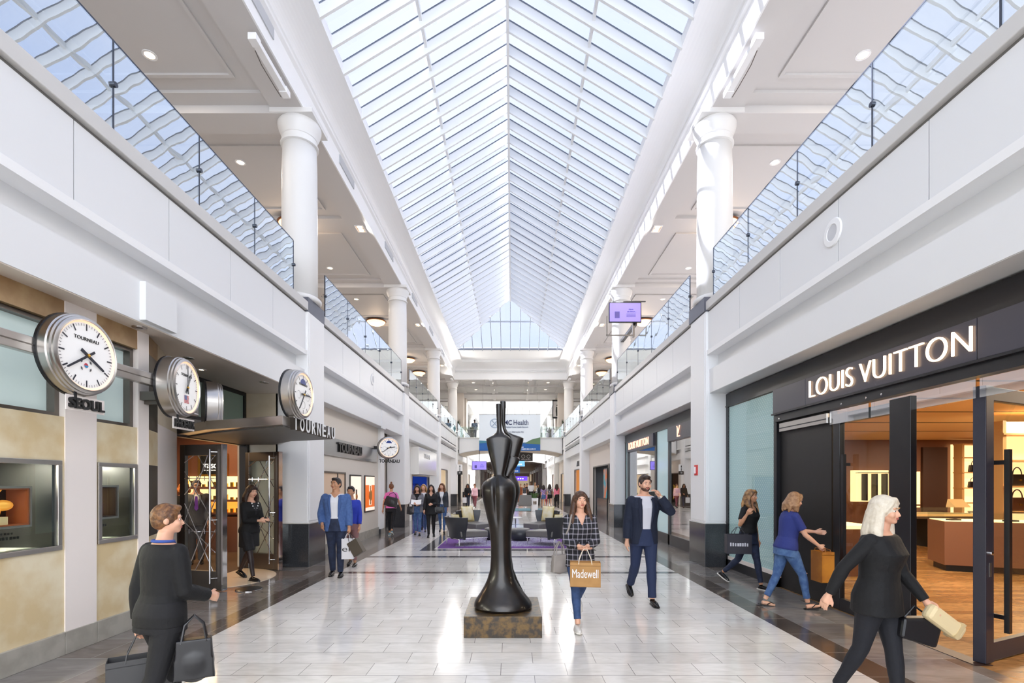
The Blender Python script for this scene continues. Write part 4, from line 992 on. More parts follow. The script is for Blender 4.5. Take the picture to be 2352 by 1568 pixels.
# clothes in the blue shop
rl = None
for i in range(6):
    yy = 22.9+i*.72
    g_ = thing('hanging_garment', 'blue garment hanging in the left shop past the bracket clock, %s from the left edge' % ordn[i], 'garment', (-4.95, yy, 1.0), 0, 'garments in the blue shop')
    MB().prism([(-.18, 0), (.18, 0), (.22, .75), (.08, .9), (-.08, .9), (-.22, .75)], -.04, .04, 'y').build('dress', mat('garm%d' % (i % 3), [(30, 60, 190), (20, 30, 90), (60, 90, 210)][i % 3], .7), g_, local=True); g_.rotation_euler = (0, 0, .5)
    g_.location.z = .75
s = thing('shop_sign', 'dark sign lettering over the tan lit shop on the far right', 'sign', (4.3, 31, 2.85)); tfit('AR', signm, s, (X(1, 4.40), 33.2, 2.78), RXm, 1.7, .34, ext=.03, bold=.04)
s = thing('shop_sign', 'dark sign lettering on the far left shopfront before the bridge', 'sign', (-4.4, 31, 2.85)); marks(signm, s, (X(-1, 4.40), 30.4, 2.78), RX, 1.2, .32, 2)
# dark panel in right bay 2
wallbox('trim_40', X(1, 4.36), X(1, 4.44), 20.3, 22.0, .1, 2.5, blackm)
wallbox('wall_right_dado', X(1, 4.38), X(1, 4.44), 22.6, 25.2, 0, .95, dkgran)
t = thing('poster', 'colourful small poster in the grey shopfront right of the long haired woman', 'poster', (X(1, 4.4), 22.4, 1.4)); MB().box(X(1, 4.34), X(1, 4.39), 22.4, 23.2, 1.0, 2.3).build('poster_sheet', mat('poster_mix', (230, 120, 50), .5, col2=(40, 170, 190), nscale=2.5), t); MB().box(X(1, 4.36), X(1, 4.40), 22.35, 23.25, .95, 2.35).build('frame', signm, t)
# clerestory strips on the far fascia
for side in (-1, 1):
    m = MB()
    for k in (3,):
        y0, y1 = bay_range(k)
        for z in (4.36, 3.98): m.box(X(side, 4.0), X(side, 4.02), y0+.1, y1-.1, z, z+.04)
    struct('trim_%d' % (42 if side < 0 else 43), m, blackm)

# ------------------------------------------------------------------ the bridge and what lies beyond
BY = 38.7
m = MB(); n = 20; H2 = 3.98
top = [(CX-H2, 5.10), (CX+H2, 5.10)]
arch = [(CX+H2-2*H2*i/n, 3.92+.42*math.sin(PI*i/n)**.7) for i in range(n+1)]
m.prism([(CX-H2, 5.1), (CX+H2, 5.1)]+arch, BY, BY+.25, 'y')
struct('wall_bridge_face', m, cool, 'white arched face of the upper level bridge')
m = MB(); m.prism([(CX-H2, 4.35), (CX+H2, 4.35), (CX+H2, 4.0)]+[(x, z+.06) for x, z in arch[1:-1]]+[(CX-H2, 4.0)], BY+.25, BY+3.6, 'y'); struct('floor_bridge', MB().box(CX-H2, CX+H2, BY+.26, BY+3.8, 4.4, 5.09), capm)
struct('trim_44', MB().box(CX-H2+.01, CX+H2-.01, BY-.04, BY+.3, 5.105, 5.2), capm)
m = MB(); pr_ = [(x, z) for x, z in arch]
for (a, b) in zip(pr_[:-1], pr_[1:]): m.add([(a[0], BY+.0, a[1]-.05), (b[0], BY, b[1]-.05), (b[0], BY+3.8, b[1]-.05), (a[0], BY+3.8, a[1]-.05), (a[0], BY, a[1]+.02), (b[0], BY, b[1]+.02), (b[0], BY+3.8, b[1]+.02), (a[0], BY+3.8, a[1]+.02)], [(0, 1, 2, 3), (4, 5, 6, 7), (0, 1, 5, 4), (3, 2, 6, 7)])
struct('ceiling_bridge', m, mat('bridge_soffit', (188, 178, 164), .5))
gb = thing('glass_balustrade', 'glass balustrade along the front of the bridge', 'balustrade', (CX, BY, 5.2))
palegl = glass_mat('pale_glass', (.84, .93, .90), 1.45, boost=.12)
for i in range(6):
    xx = CX-H2+.05+i*1.31; MB().box(xx, xx+1.29, BY+.08, BY+.1, 5.2, 6.05).build('glass_panel', palegl, gb)
b = MB(); b.tube([(CX-H2, BY+.2, 5.85), (CX+H2, BY+.2, 5.85)], .02, 6); b.build('handrail', steel, gb)
def banner(name, label, x0, x1, y, z0, z1, body, cat='banner', grp=None):
    t = thing(name, label, cat, ((x0+x1)/2, y, z1), 0, grp)
    MB().box(x0, x1, y, y+.03, z0, z1).build('banner_cloth', body, t)
    return t
Yb = 37.9; sky_b = mat('banner_blue_grey', (214, 224, 234), .6)
bn = banner('hanging_banner', 'large pale blue health banner with dark lettering hanging in front of the bridge', -2.48, 2.14, Yb, 4.12, 6.86, sky_b)
MB().box(-2.48, 2.14, Yb-.012, Yb, 4.12, 4.75).build('sea_strip', mat('sea_blue', (22, 88, 160), .6), bn)
b = MB(); b.prism([(.2, 4.75), (1.0, 4.72), (1.5, 4.98), (2.14, 5.14), (2.14, 4.60), (1.2, 4.66)], Yb-.02, Yb-.013, 'y'); b.build('headland', mat('headland_green', (90, 120, 90), .6), bn)
b = MB(); b.prism([(-2.48, 4.9), (-1.9, 4.86), (-1.2, 4.74), (-2.48, 4.68)], Yb-.02, Yb-.013, 'y'); b.build('headland', mat('headland_teal', (60, 120, 140), .6), bn)
MB().box(-1.3, .9, Yb-.012, Yb, 4.755, 4.81).build('surf_line', white, bn)
navy = mat('navy_letters', (30, 44, 90), .5)
tfit('MC', navy, bn, (-.62, Yb-.02, 6.08), RF, .62, .36, bold=.012); tfit('Health', navy, bn, (.12, Yb-.02, 6.08), RF, 1.12, .37)
tfit('Medical Center Health Network', mat('grey_letters', (110, 124, 150), .5), bn, (-.45, Yb-.02, 5.86), RF, 1.68, .12); tfit('land, where you live.', navy, bn, (-.35, Yb-.02, 5.48), RF, 1.25, .12)
marks(white, bn, (.25, Yb-.02, 4.22), RF, 1.55, .07, 16); marks(white, bn, (.3, Yb-.02, 4.36), RF, .6, .07, 6)
b = MB(); b.lathe([(.30, 0), (.36, 0), (.36, .01)], (-1.32, Yb-.02, 6.2), 28, 'y', caps=False); b.tube([(-1.5, Yb-.02, 5.98), (-1.1, Yb-.02, 6.42)], .03, 5); b.tube([(-1.12, Yb-.02, 5.98), (-1.5, Yb-.02, 6.4)], .03, 5); b.build('round_emblem', mat('emblem_grey', (150, 170, 195), .5), bn)
b = MB(); b.tube([(-2.5, Yb+.015, 6.88), (2.16, Yb+.015, 6.88)], .025, 6); b.build('banner_rod', steel, bn)
b = MB(); [b.tube([(x, Yb+.015, 6.88), (x, Yb+.015, 9.21)], .006, 4) for x in (-2.2, 1.9)]; b.build('hanging_wire', steeld, bn)
# planters and pots on the bridge
leafm = mat('leaf_green', (60, 96, 52), .6, col2=(96, 130, 70), nscale=12); leafd = mat('leaf_dark', (44, 64, 40), .6); potd = mat('pot_dark', (54, 52, 50), .5)
def planter(label, at, w, h, mpot, hp, seed, name='potted_plant', lm=None, n=70):
    o = thing(name, label, 'plant', at); random.seed(seed)
    b = MB(); b.prism([(-w*.42, 0), (w*.42, 0), (w/2, h), (-w/2, h)], -w/2, w/2, 'y'); b.build('pot', mpot, o, local=True, bevel=.01)
    b = MB()
    for i in range(n):
        a = random.uniform(0, 2*PI); r = random.uniform(.02, .35)*w; L = hp*random.uniform(.5, 1); lean = random.uniform(.1, .55)*w
        p = Vector((r*math.cos(a), r*math.sin(a), h)); q = p+Vector((math.cos(a)*lean, math.sin(a)*lean, L)); mid = (p+q)/2+Vector((0, 0, L*.15)); s_ = Vector((-math.sin(a), math.cos(a), 0))*.018*w/.5
        b.add([p-s_*.4, p+s_*.4, mid+s_, q, mid-s_], [(0, 1, 2, 3, 4)])
    b.build('foliage', lm or leafm, o, local=True)
    return o
planter('dark round planter with plants at the left of the bridge', (-3.3, BY+.7, 5.1), .7, .5, potd, .55, 1, n=90, lm=leafd); planter('dark round planter with plants at the right of the bridge', (3.0, BY+.7, 5.1), .7, .5, potd, .5, 2, n=90, lm=leafd)
planter('tall fern planter in the corner left of the bridge', (-4.4, BY+.9, 5.1), .6, .6, potd, 1.1, 3, n=110, lm=leafd); planter('tall fern planter in the corner right of the bridge', (4.2, BY+.9, 5.1), .6, .6, potd, 1.1, 4, n=110, lm=leafd)
# framed picture on the upper right
p = thing('framed_poster', 'black framed fashion poster hanging in the upper right gallery', 'poster', (3.9, 44, 8.5)); MB().box(3.55, 4.25, 44.0, 44.08, 7.35, 9.0).build('frame', signm, p); MB().box(3.63, 4.17, 43.97, 44.0, 7.5, 8.85).build('poster_sheet', mat('poster_pale', (236, 232, 228), .5), p)
b = MB(); b.tube([(3.95, 43.96, 7.55), (3.93, 43.96, 8.0), (3.95, 43.96, 8.35)], [.06, .09, .07], 8); b.ball((3.97, 43.95, 8.5), .07); b.build('printed_figure', signm, p)
# upper level beyond the crossing: square piers, far wall with clerestory windows
pm_ = MB()
for side in (-1, 1):
    for yy in (41.8, 44.4): pm_.box(X(side, 3.95), X(side, 4.55), yy, yy+.7, 5.1, 9.2)
struct('wall_crossing_piers', pm_, warmw)
m = MB()
for side in (-1, 1):
    m.box(X(side, 4.0), X(side, 4.6), 45.6, 80, 9.2, 14)
m.box(-9, 9, 45.4, 45.7, 9.2, 14)
struct('wall_far_upstand', m, white)
m = MB(); m.box(-9, 9, 79.6, 80, 4.3, 12.2); m.box(-9, 9, 79.6, 80, 13.6, 15)
for i in range(8): m.box(CX-4+i*1.14-.12, CX-4+i*1.14+.12, 79.6, 80, 12.2, 13.6)
struct('wall_back_upper', m, white, 'far white wall with clerestory windows')
m = MB(); m.box(-9, 9, 62, 80, 14.6, 14.7); struct('ceiling_far', m, white)
m = MB()
for side in (-1, 1):
    for i in range(9): m.box(X(side, 6.6), X(side, 6.75), 46+i*3.4, 47+i*3.4, 5.1, 9.3)
struct('wall_far_ribs', m, white)
wallbox('floor_far_upper', -9, 9, 60, 140, 4.28, 5.1, capm)
m = MB(); m.box(-9, 9, 139, 139.5, 0, 5); struct('wall_back', m, creami)
# second bridge farther off
m = MB(); m.prism([(CX-H2, 5.1), (CX+H2, 5.1)]+arch, 59, 60, 'y'); struct('wall_bridge_second', m, white)
b2 = banner('hanging_banner', 'small dark banner under the bridge, seen past the sculpture', .5, 1.75, 42.3, 3.55, 4.3, mat('banner_dark', (70, 68, 70), .6)); [MB().lathe([(.13, 0), (.155, 0), (.155, .008)], (x_, 42.29, 3.92), 20, 'y', caps=False).build('round_emblem', white, b2) for x_ in (.95, 1.4)]; marks(white, b2, (.8, 42.28, 3.66), RF, .8, .06, 6)
b3 = banner('hanging_banner', 'small light blue banner deeper in the mall', .1, 1.5, 58.96, 3.65, 4.4, mat('banner_sky', (90, 150, 200), .6)); marks(white, b3, (.4, 58.94, 3.8), RF, .8, .16, 6)
b4 = banner('hanging_banner', 'small deep blue banner at the end of the mall view', -.2, .95, 59.9, 2.9, 4.36, mat('banner_deep', (20, 90, 180), .6)); marks(white, b4, (.0, 59.88, 3.05), RF, .75, .16, 5)
b5 = banner('kiosk_sign', 'purple lit kiosk sign in the distance behind the crowd', .3, 1.9, 62.16, 1.98, 2.52, mat('kiosk_purple', (70, 40, 170), .5, emit=(90, 50, 210), es=.8), 'sign'); marks(MATS['sign_white'], b5, (.7, 62.14, 2.16), RF, .8, .16, 3)
kb = thing('kiosk', 'dark red brown kiosk in the distance behind the crowd', 'kiosk', (1, 63, 0)); MB().box(-.2, 2.2, 62.2, 64, 0, 1.1).build('counter', brownd, kb); MB().box(-.2, 2.2, 62.2, 64, 2.5, 2.9).build('canopy', brownd, kb)
for x in (-.15, 2.1):
    MB().box(x, x+.08, 62.3, 62.4, 1.1, 2.5).build('post', brownd, kb)
# ------------------------------------------------------------------ screens and small signs
scrm = mat('screen_violet', (112, 100, 190), .4, emit=(118, 104, 200), es=.75); scrd = mat('screen_ink', (40, 30, 100), .5)
def screen(label, c, w, h, rz=0, name='display_screen', arms=None):
    o = thing(name, label, 'screen', c, rz, 'violet advertising screens')
    MB().box(-w/2-.03, w/2+.03, 0, .08, -h/2-.03, h/2+.03).build('housing', black, o, local=True, bevel=.006)
    MB().box(-w/2, w/2, -.006, 0, -h/2, h/2).build('screen_panel', scrm, o, local=True)
    for t_, zz, ln in (('Alexa,', .12*h, .16*w), ('ask Simon...', .0, .30*w)):
        q = tfit(t_, scrd, None, (w*.06+ (.0 if zz == 0 else .05*w), -.012, zz), RF, ln, .07*h, 'screen_lettering', ext=.001, bold=.02); q.parent = o
    for i in range(3): MB().box(w*.04, w*.34, -.009, -.007, -.10*h-i*.07*h, -.08*h-i*.07*h).build('screen_line', scrd, o, local=True)
    MB().box(-.34*w, -.18*w, -.009, -.007, -.32*h, .04*h).build('screen_device', mat('device_violet', (84, 72, 150), .5), o, local=True)
    return o
s1 = screen('violet advertising screen on a bracket in front of the upper right column', (3.82, 16.9, 7.44), 1.04, .62)
b = MB(); b.box(-.62, -.58, .06, .1, -.72, -.1); b.box(-.62, .30, .1, .14, -.76, -.72); b.box(.28, .34, .08, .2, -.80, -.3); b.build('bracket', steeld, s1, local=True)
b = MB(); b.tube([(-.4, .05, .34), (-.4, .05, .42)], .01, 5); b.box(-.05, .7, .02, .06, .36, .39); b.box(.3, .42, .08, 2.1, -.42, -.32); b.build('mounting_arm', black, s1, local=True)
s2 = screen('violet advertising screen hanging on a pole below the bridge, left of the sculpture', (-2.5, 38.3, 3.02), 1.06, .62)
b = MB(); b.tube([(0, .05, .33), (0, .05, 1.2)], .025, 6); b.build('pole', black, s2, local=True); MB().box(-.03, .03, .03, .42, 1.14, 1.2).build('wall_arm', black, s2, local=True)
t = thing('restroom_sign', 'white and black pictogram sign on the far left pillar', 'sign', (-3.85, 36.9, 2.7)); MB().box(-4.09, -3.65, 36.85, 36.88, 2.55, 3.05).build('sign_panel', white, t); MB().box(-4.02, -3.65, 36.85, 36.88, 2.3, 2.55).build('arrow_panel', signm, t)
b = MB(); b.ball((-3.84, 36.84, 2.94), .035, 8, 6); b.box(-3.87, -3.81, 36.83, 36.85, 2.82, 2.91); b.ball((-3.84, 36.84, 2.74), .035, 8, 6); b.prism([(-3.89, 2.6), (-3.79, 2.6), (-3.84, 2.72)], 36.83, 36.85, 'y'); b.build('pictogram', signm, t)
b = MB(); b.prism([(-3.93, 2.43), (-3.86, 2.48), (-3.86, 2.445), (-3.75, 2.445), (-3.75, 2.415), (-3.86, 2.415), (-3.86, 2.38)], 36.83, 36.85, 'y'); b.build('arrow', white, t)
fa = thing('fire_alarm', 'small red and white fire alarm strobe on the nearest right pillar', 'fire alarm', (3.87, 10.55, 1.95)); MB().box(3.855, 3.885, 10.42, 10.60, 1.84, 2.06).build('back_box', mat('alarm_red', (214, 40, 34), .4), fa, bevel=.004); MB().box(3.82, 3.856, 10.50, 10.60, 1.88, 2.02).build('strobe', white, fa, bevel=.006)
for i, (sd, yy) in enumerate(((1, 6.12), (-1, 14.8), (1, 24.2))):
    sp_ = thing('wall_speaker', ['large round white speaker grille on the nearest right parapet', 'round white speaker grille on the second left parapet', 'small round speaker grille on the farther right parapet'][i], 'speaker', (X(sd, 4.02), yy, 4.74), 0, 'round speakers in the parapets')
    x = X(sd, 4.03); s_ = -sd
    MB().lathe([(.165, 0), (.17, s_*.006), (.16, s_*.022), (.10, s_*.026), (.095, s_*.018)], (x, yy, 4.74), 32, 'x', caps=False).build('ring', white, sp_)
    MB().lathe([(0, s_*.018), (.096, s_*.018)], (x, yy, 4.74), 24, 'x', caps=False).build('grille', mat('grille_grey', (205, 206, 210), .6), sp_)
for i, xx in enumerate((-2.9, -1.5, 1.3, 2.7)):
    for j, yy in enumerate((37.5, 40.3)):
        t = thing('downlight', 'downlight in the crossing ceiling, %s from the left in the %s row' % (ordn[i].replace('nearest', 'first'), ['nearer', 'farther'][j]), 'downlight', (xx, yy, 9.2), 0, 'downlights of the crossing ceiling')
        spot('crossing_lamp', (xx, yy, 9.15), 16, (1, .92, .82), .1)
        MB().lathe([(0, -.01), (.10, -.01)], (xx, yy, 9.2), 14, caps=False).build('lamp_lens', lampw, t); MB().lathe([(.10, -.012), (.13, 0)], (xx, yy, 9.2), 14, caps=False).build('trim_ring', white, t)
# ------------------------------------------------------------------ sculpture
def ell(cx, cy, z, rx, ry, n=28, sq=2.3, dent=None):
    out = []
    for i in range(n):
        t = 2*PI*i/n; c, s = math.cos(t), math.sin(t)
        x = rx*math.copysign(abs(c)**(2/sq), c); y = ry*math.copysign(abs(s)**(2/sq), s)
        if dent and s < 0:
            dx = (cx+x-dent[0])/.026
            y += dent[1]*math.exp(-dx*dx)
        out.append((cx+x, cy+y, z))
    return out
def remesh(mb, name, m, parent, vox=.008, smooth=4, cut=None, fac=.5):
    me = bpy.data.meshes.new(name); me.from_pydata(mb.v, [], mb.f)
    bm = bmesh.new(); bm.from_mesh(me); bmesh.ops.recalc_face_normals(bm, faces=bm.faces); bm.to_mesh(me); bm.free()
    o = bpy.data.objects.new(name, me); COL.objects.link(o)
    r = o.modifiers.new('r', 'REMESH'); r.mode = 'VOXEL'; r.voxel_size = vox; r.use_smooth_shade = True
    if smooth: s = o.modifiers.new('s', 'SMOOTH'); s.iterations = smooth; s.factor = fac
    dg = bpy.context.evaluated_depsgraph_get(); m2 = bpy.data.meshes.new_from_object(o.evaluated_get(dg)); bpy.data.objects.remove(o)
    if cut:
        bm = bmesh.new(); bm.from_mesh(m2)
        bmesh.ops.delete(bm, geom=[f for f in bm.faces if cut(f.calc_center_median())], context='FACES')
        for _ in range(14):
            bm.verts.ensure_lookup_table(); nw = {}
            for v in bm.verts:
                e = [q for q in v.link_edges if q.is_boundary]
                if len(e) == 2: nw[v] = (e[0].other_vert(v).co+e[1].other_vert(v).co)*.25+v.co*.5
            for v, c in nw.items(): v.co = c
        bm.to_mesh(m2); bm.free()
    m2.materials.clear()
    for q in (m if isinstance(m, (list, tuple)) else [m]): m2.materials.append(q)
    for p in m2.polygons: p.use_smooth = True
    o = bpy.data.objects.new(name, m2); COL.objects.link(o); o.parent = parent
    return o
bronze = mat('dark_bronze', (24, 22, 22), .30, metal=.35, spec=.6, col2=(38, 31, 27), nscale=5, coat=.25)
plint = mat('plinth_bronze', (62, 54, 46), .35, metal=.3, col2=(112, 88, 52), nscale=16)
sc = thing('sculpture', 'tall dark bronze sculpture of two merged female figures on a low mottled plinth', 'sculpture', (CX, 5.9, 0))
MB().box(-.524, .326, 5.43, 6.38, 0, .232).build('plinth', plint, sc, bevel=.004)
fig = [(80,203,238,.035),(83,201,240,.05),(130,202,240,.05),(200,206,238,.05),(250,208,240,.05),(270,203,248,.055),(288,180,274,.065),(300,160,290,.075),(311,140,300,.08),(318,136,303,.08),(340,139,303,.085),(400,150,295,.09),(450,163,284,.09),(500,175,272,.088),(530,183,263,.085),(550,187,259,.085),(562,183,264,.095),(578,150,290,.13),(600,120,314,.17),(620,109,328,.19),(640,105,333,.2),(680,106,335,.2),(720,114,330,.19),(780,128,318,.17),(840,142,309,.155),(900,155,304,.145),(1000,166,300,.135),(1100,167,302,.13),(1180,162,310,.135),(1250,142,330,.16),(1300,122,355,.19),(1350,98,386,.235),(1400,70,420,.285),(1430,58,437,.31),(1455,55,442,.32),(1472,66,434,.31),(1480,80,420,.29)]
def zx(y, Y): return 1.68-(900+y/2.904-1109)*Y/FPX
def xx_(x, Y): return (1070+x/2.906-1176)*Y/FPX
Yf = 5.85; secs = []
for (y, a, b, d) in fig:
    z = max(zx(y, Yf if y < 1250 else Yf-(y-1250)/230*.28), .236)
    xa, xb = xx_(a, Yf), xx_(b, Yf)
    g = None
    if 560 < y < 900: g = (xx_(199+(y-560)*.03, Yf), .030*min(1, (900-y)/150)*min(1, (y-560)/25))
    elif 290 < y < 550: g = None
    secs.append(ell((xa+xb)/2, Yf, z, (xb-xa)/2, d, n=96, sq=3.0 if 290 < y < 560 else 2.15, dent=g))
m = MB(); m.loft(secs); m.build('front_figure', bronze, sc, auto=True)
fig2 = [(62,229,265,.03),(66,228,267,.04),(100,230,267,.045),(200,236,263,.045),(245,246,268,.05),(270,255,285,.055),(286,262,325,.06),(300,262,370,.065),(308,262,385,.068),(330,262,383,.07),(400,255,364,.075),(450,250,350,.08),(500,248,332,.08),(540,245,323,.08),(570,250,334,.1),(600,260,350,.12),(640,262,361,.14),(670,262,362,.14),(710,258,352,.13),(760,250,336,.12),(820,240,318,.11),(900,230,306,.1),(1000,225,303,.095),(1100,225,306,.095),(1180,228,318,.09),(1250,235,345,.085),(1330,250,385,.08),(1400,270,430,.075),(1415,280,438,.07)]
Yg2 = 6.06; secs = []
for (y, a, b, d) in fig2:
    z = zx(y, Yg2); xa, xb = xx_(a, Yg2), xx_(b, Yg2); secs.append(ell((xa+xb)/2, Yg2, max(z, .233), (xb-xa)/2, d, n=40))
secs.append([(p[0], p[1], .233) for p in secs[-1]])
m = MB(); m.loft(secs); m.build('rear_figure', bronze, sc, auto=True)
m = MB(); m.loft([ell(xx_(x_, 5.95), 5.95, zx(y_, 5.95), w_, .05, n=20) for (x_, y_, w_) in ((300, 426, .015), (308, 434, .07), (312, 446, .085), (306, 470, .085), (296, 500, .075), (284, 530, .06), (272, 560, .035))]); m.build('bent_arm', bronze, sc, auto=True)

# ------------------------------------------------------------------ lounge
charc = mat('charcoal_leather', (46, 48, 54), .35); greyl = mat('grey_leather', (112, 110, 108), .38); purp = mat('rug_purple', (104, 62, 140), .95, col2=(120, 80, 156), nscale=40)
rugp = mat('rug_pale', (180, 184, 198), .95, col2=(120, 86, 160), nscale=26); yel = mat('cushion_yellow', (238, 231, 206), .8, col2=(226, 210, 150), nscale=5)
rug = thing('rug', 'purple bordered shaggy rug with pale speckled centre under the lounge chairs', 'rug', (-.1, 15.3, 0))
MB().box(-1.92, 1.74, 12.92, 17.9, .001, .018).build('border', purp, rug); MB().box(-1.5, 1.3, 13.15, 17.5, .018, .024).build('centre', rugp, rug)
def lounge_chair(label, x, y, side, g='charcoal lounge chairs on the purple rug', rz=0):
    """back shell towards -x for side=-1 (faces +x), mirrored for side=+1"""
    c = thing('lounge_chair', label, 'chair', (x, y, .02), rz, g); s = -side
    m = MB(); prof = []
    # shell: upholstered back seen from its side, wraps two sides
    n = 9; ins = []; out = []
    rows = []
    for (z, xo, hw) in ((.17, -.37, .40), (.28, -.39, .40), (.38, -.41, .42), (.48, -.44, .48), (.60, -.48, .53), (.76, -.52, .55)):
        row = []
        for j in range(-4, 5):
            yy = hw*j/4; bend = (abs(j)/4)**2.2*(.16+.14*(z-.17)/.6)
            row.append((s*(xo+bend), yy, z))
        rows.append(row)
    th = .05
    vs = []; fs = []; W_ = 9; R_ = len(rows)
    for q in (0, 1):
        for row in rows:
            for p in row: vs.append((p[0]+s*q*th, p[1]*(1-.06*q), p[2]))
    for q in (0, 1):
        for i in range(R_-1):
            for j in range(W_-1): a = q*R_*W_+i*W_+j; fs.append((a, a+1, a+W_+1, a+W_))
    N_ = R_*W_
    for j in range(W_-1): fs.append((j, j+1, N_+j+1, N_+j)); a = (R_-1)*W_+j; fs.append((a, a+1, N_+a+1, N_+a))
    for i in range(R_-1): a = i*W_; fs.append((a, a+W_, N_+a+W_, N_+a)); a = i*W_+W_-1; fs.append((a, a+W_, N_+a+W_, N_+a))
    m.add(vs, fs); o = m.build('back_shell', charc, c, local=True, auto=True, bevel=.01)
    m = MB(); m.prism([(s*-.27, .22), (s*.55, .20), (s*.56, .37), (s*-.30, .40)], -.35, .35, 'y'); m.build('seat', greyl, c, local=True, bevel=.03, auto=True)
    m = MB(); m.tube([(s*-.36, -.36, .19), (s*.52, -.36, .19), (s*.52, .36, .19), (s*-.36, .36, .19), (s*-.36, -.36, .19)], .012, 6); m.build('seat_frame', chrome, c, local=True)
    for lx in (-.34, .50):
        for ly in (-.34, .34): MB().tube([(s*lx, ly, 0), (s*lx, ly, .2)], .013, 8).build('leg', chrome, c, local=True)
    return c
def cushion(label, at, rz, tilt=.25, s=.42):
    o = thing('cushion', label, 'cushion', at, rz, 'yellow patterned cushions on the lounge chairs'); o.rotation_euler = (0, tilt, rz)
    m = MB(); n = 10; vs = []; fs = []
    for q in (1, -1):
        for i in range(n+1):
            for j in range(n+1):
                u, v = i/n*2-1, j/n*2-1; t = .07*(1-u*u)**.6*(1-v*v)**.6+.008
                vs.append((q*t, u*s/2*(1-.06*(1-v*v)), v*s/2*(1-.06*(1-u*u))+s/2))
    K = (n+1)**2
    for q in (0, 1):
        for i in range(n):
            for j in range(n): a = q*K+i*(n+1)+j; fs.append((a, a+1, a+n+2, a+n+1))
    for i in range(n):
        for (a, b) in ((i*(n+1), (i+1)*(n+1)), (i*(n+1)+n, (i+1)*(n+1)+n), (i, i+1), (n*(n+1)+i, n*(n+1)+i+1)): fs.append((a, b, K+b, K+a))
    m.add(vs, fs); m.build('cushion_body', yel, o, local=True, smooth=True)
    m = MB(); m.tube([(0, -s/2, .0), (0, s/2, .0), (0, s/2, s), (0, -s/2, s), (0, -s/2, 0)], .006, 5); m.build('piping', mat('piping_ochre', (204, 176, 70), .8), o, local=True)
    return o
lounge_chair('charcoal lounge chair at the front left of the purple rug', -1.30, 13.55, -1, rz=.62); lounge_chair('charcoal lounge chair at the rear left of the purple rug', -1.28, 16.3, -1, rz=-.75)
lounge_chair('charcoal lounge chair at the front right of the purple rug', 1.02, 13.55, 1, rz=-.62); lounge_chair('charcoal lounge chair at the rear right of the purple rug', 1.00, 16.3, 1, rz=.75)
cushion('flat lying yellow cushion behind the back of the front left chair', (-1.46, 13.45, .43), .62, -.2); cushion('upright yellow cushion on the rear left chair', (-1.42, 16.45, .43), -.75, -.2, .5)
cushion('flat lying yellow cushion behind the back of the front right chair', (1.18, 13.45, .43), -.62, .2); cushion('upright yellow cushion on the rear right chair', (1.14, 16.45, .43), .75, .2, .5)
for i, (x, y) in enumerate(((-.52, 14.75), (.24, 14.55))):
    o = thing('ottoman', ['rounded dark leather ottoman mostly hidden left of the sculpture', 'rounded dark leather ottoman on the rug right of the sculpture'][i], 'ottoman', (x, y, .024), 0, 'round leather ottomans on the rug')
    MB().lathe([(.20, 0), (.28, .04), (.33, .13), (.33, .22), (.29, .31)], n=32).build('side', charc, o, local=True, smooth=True)
    MB().lathe([(.29, .305), (.27, .335), (.15, .35), (.0, .352)], n=32, caps=False).build('seat_top', greyl, o, local=True, smooth=True)
st_ = thing('side_table', 'small white side table between the rear lounge chairs', 'table', (.12, 17.0, .0)); MB().lathe([(0, .5), (.24, .5), (.24, .52), (0, .52)], (.12, 17.0, 0), 24, caps=False).build('table_top', white, st_); MB().tube([(.12, 17, .03), (.12, 17, .5)], .02, 8).build('post', chrome, st_); MB().lathe([(.16, .024), (.16, .035), (0, .04)], (.12, 17, 0), 20).build('base', chrome, st_)
lc = thing('lounge_chair', 'grey square backed chair beside the white planter beyond the rug', 'chair', (.78, 30, 0))
MB().prism([(.35, .36), (1.18, .36), (1.15, .98), (.46, .98)], 29.6, 29.68, 'y').build('backrest', greyl, lc); MB().box(.38, 1.15, 29.68, 30.3, .32, .42).build('seat', greyl, lc)
for lx in (.40, 1.13):
    for ly in (29.65, 30.27): MB().tube([(lx, ly, 0), (lx, ly, .36)], .015, 6).build('leg', chrome, lc)
planter('tall white box planter with grass and a small picture on its front', (1.33, 29.9, 0), .46, .78, white, .36, 8, n=120)
MB().box(1.25, 1.45, 29.655, 29.67, .42, .62).build('picture_plaque', mat('plaque_brown', (90, 70, 56), .5, col2=(210, 200, 186), nscale=7), bpy.data.objects['potted_plant.004'])
rg2 = thing('rug', 'teal edged rug under the distant grey chair', 'rug', (.9, 31, 0)); MB().box(-.6, 1.9, 30.2, 33, .001, .015).build('rug_body', mat('rug_teal', (110, 150, 160), .95, col2=(70, 110, 130), nscale=12), rg2)
ur = thing('urn', 'large teal glazed urn behind the far left gallery balustrade', 'urn', (-4.35, 35.6, 5.1)); MB().lathe([(.16, 0), (.30, .25), (.36, .5), (.28, .72), (.12, .8), (.13, .9)], n=24).build('body', mat('teal_glaze', (70, 110, 118), .25), ur, local=True, smooth=True)
MB().lathe([(.13, .9), (.17, .93), (.12, .95)], n=20).build('rim', MATS['teal_glaze'], ur, local=True)
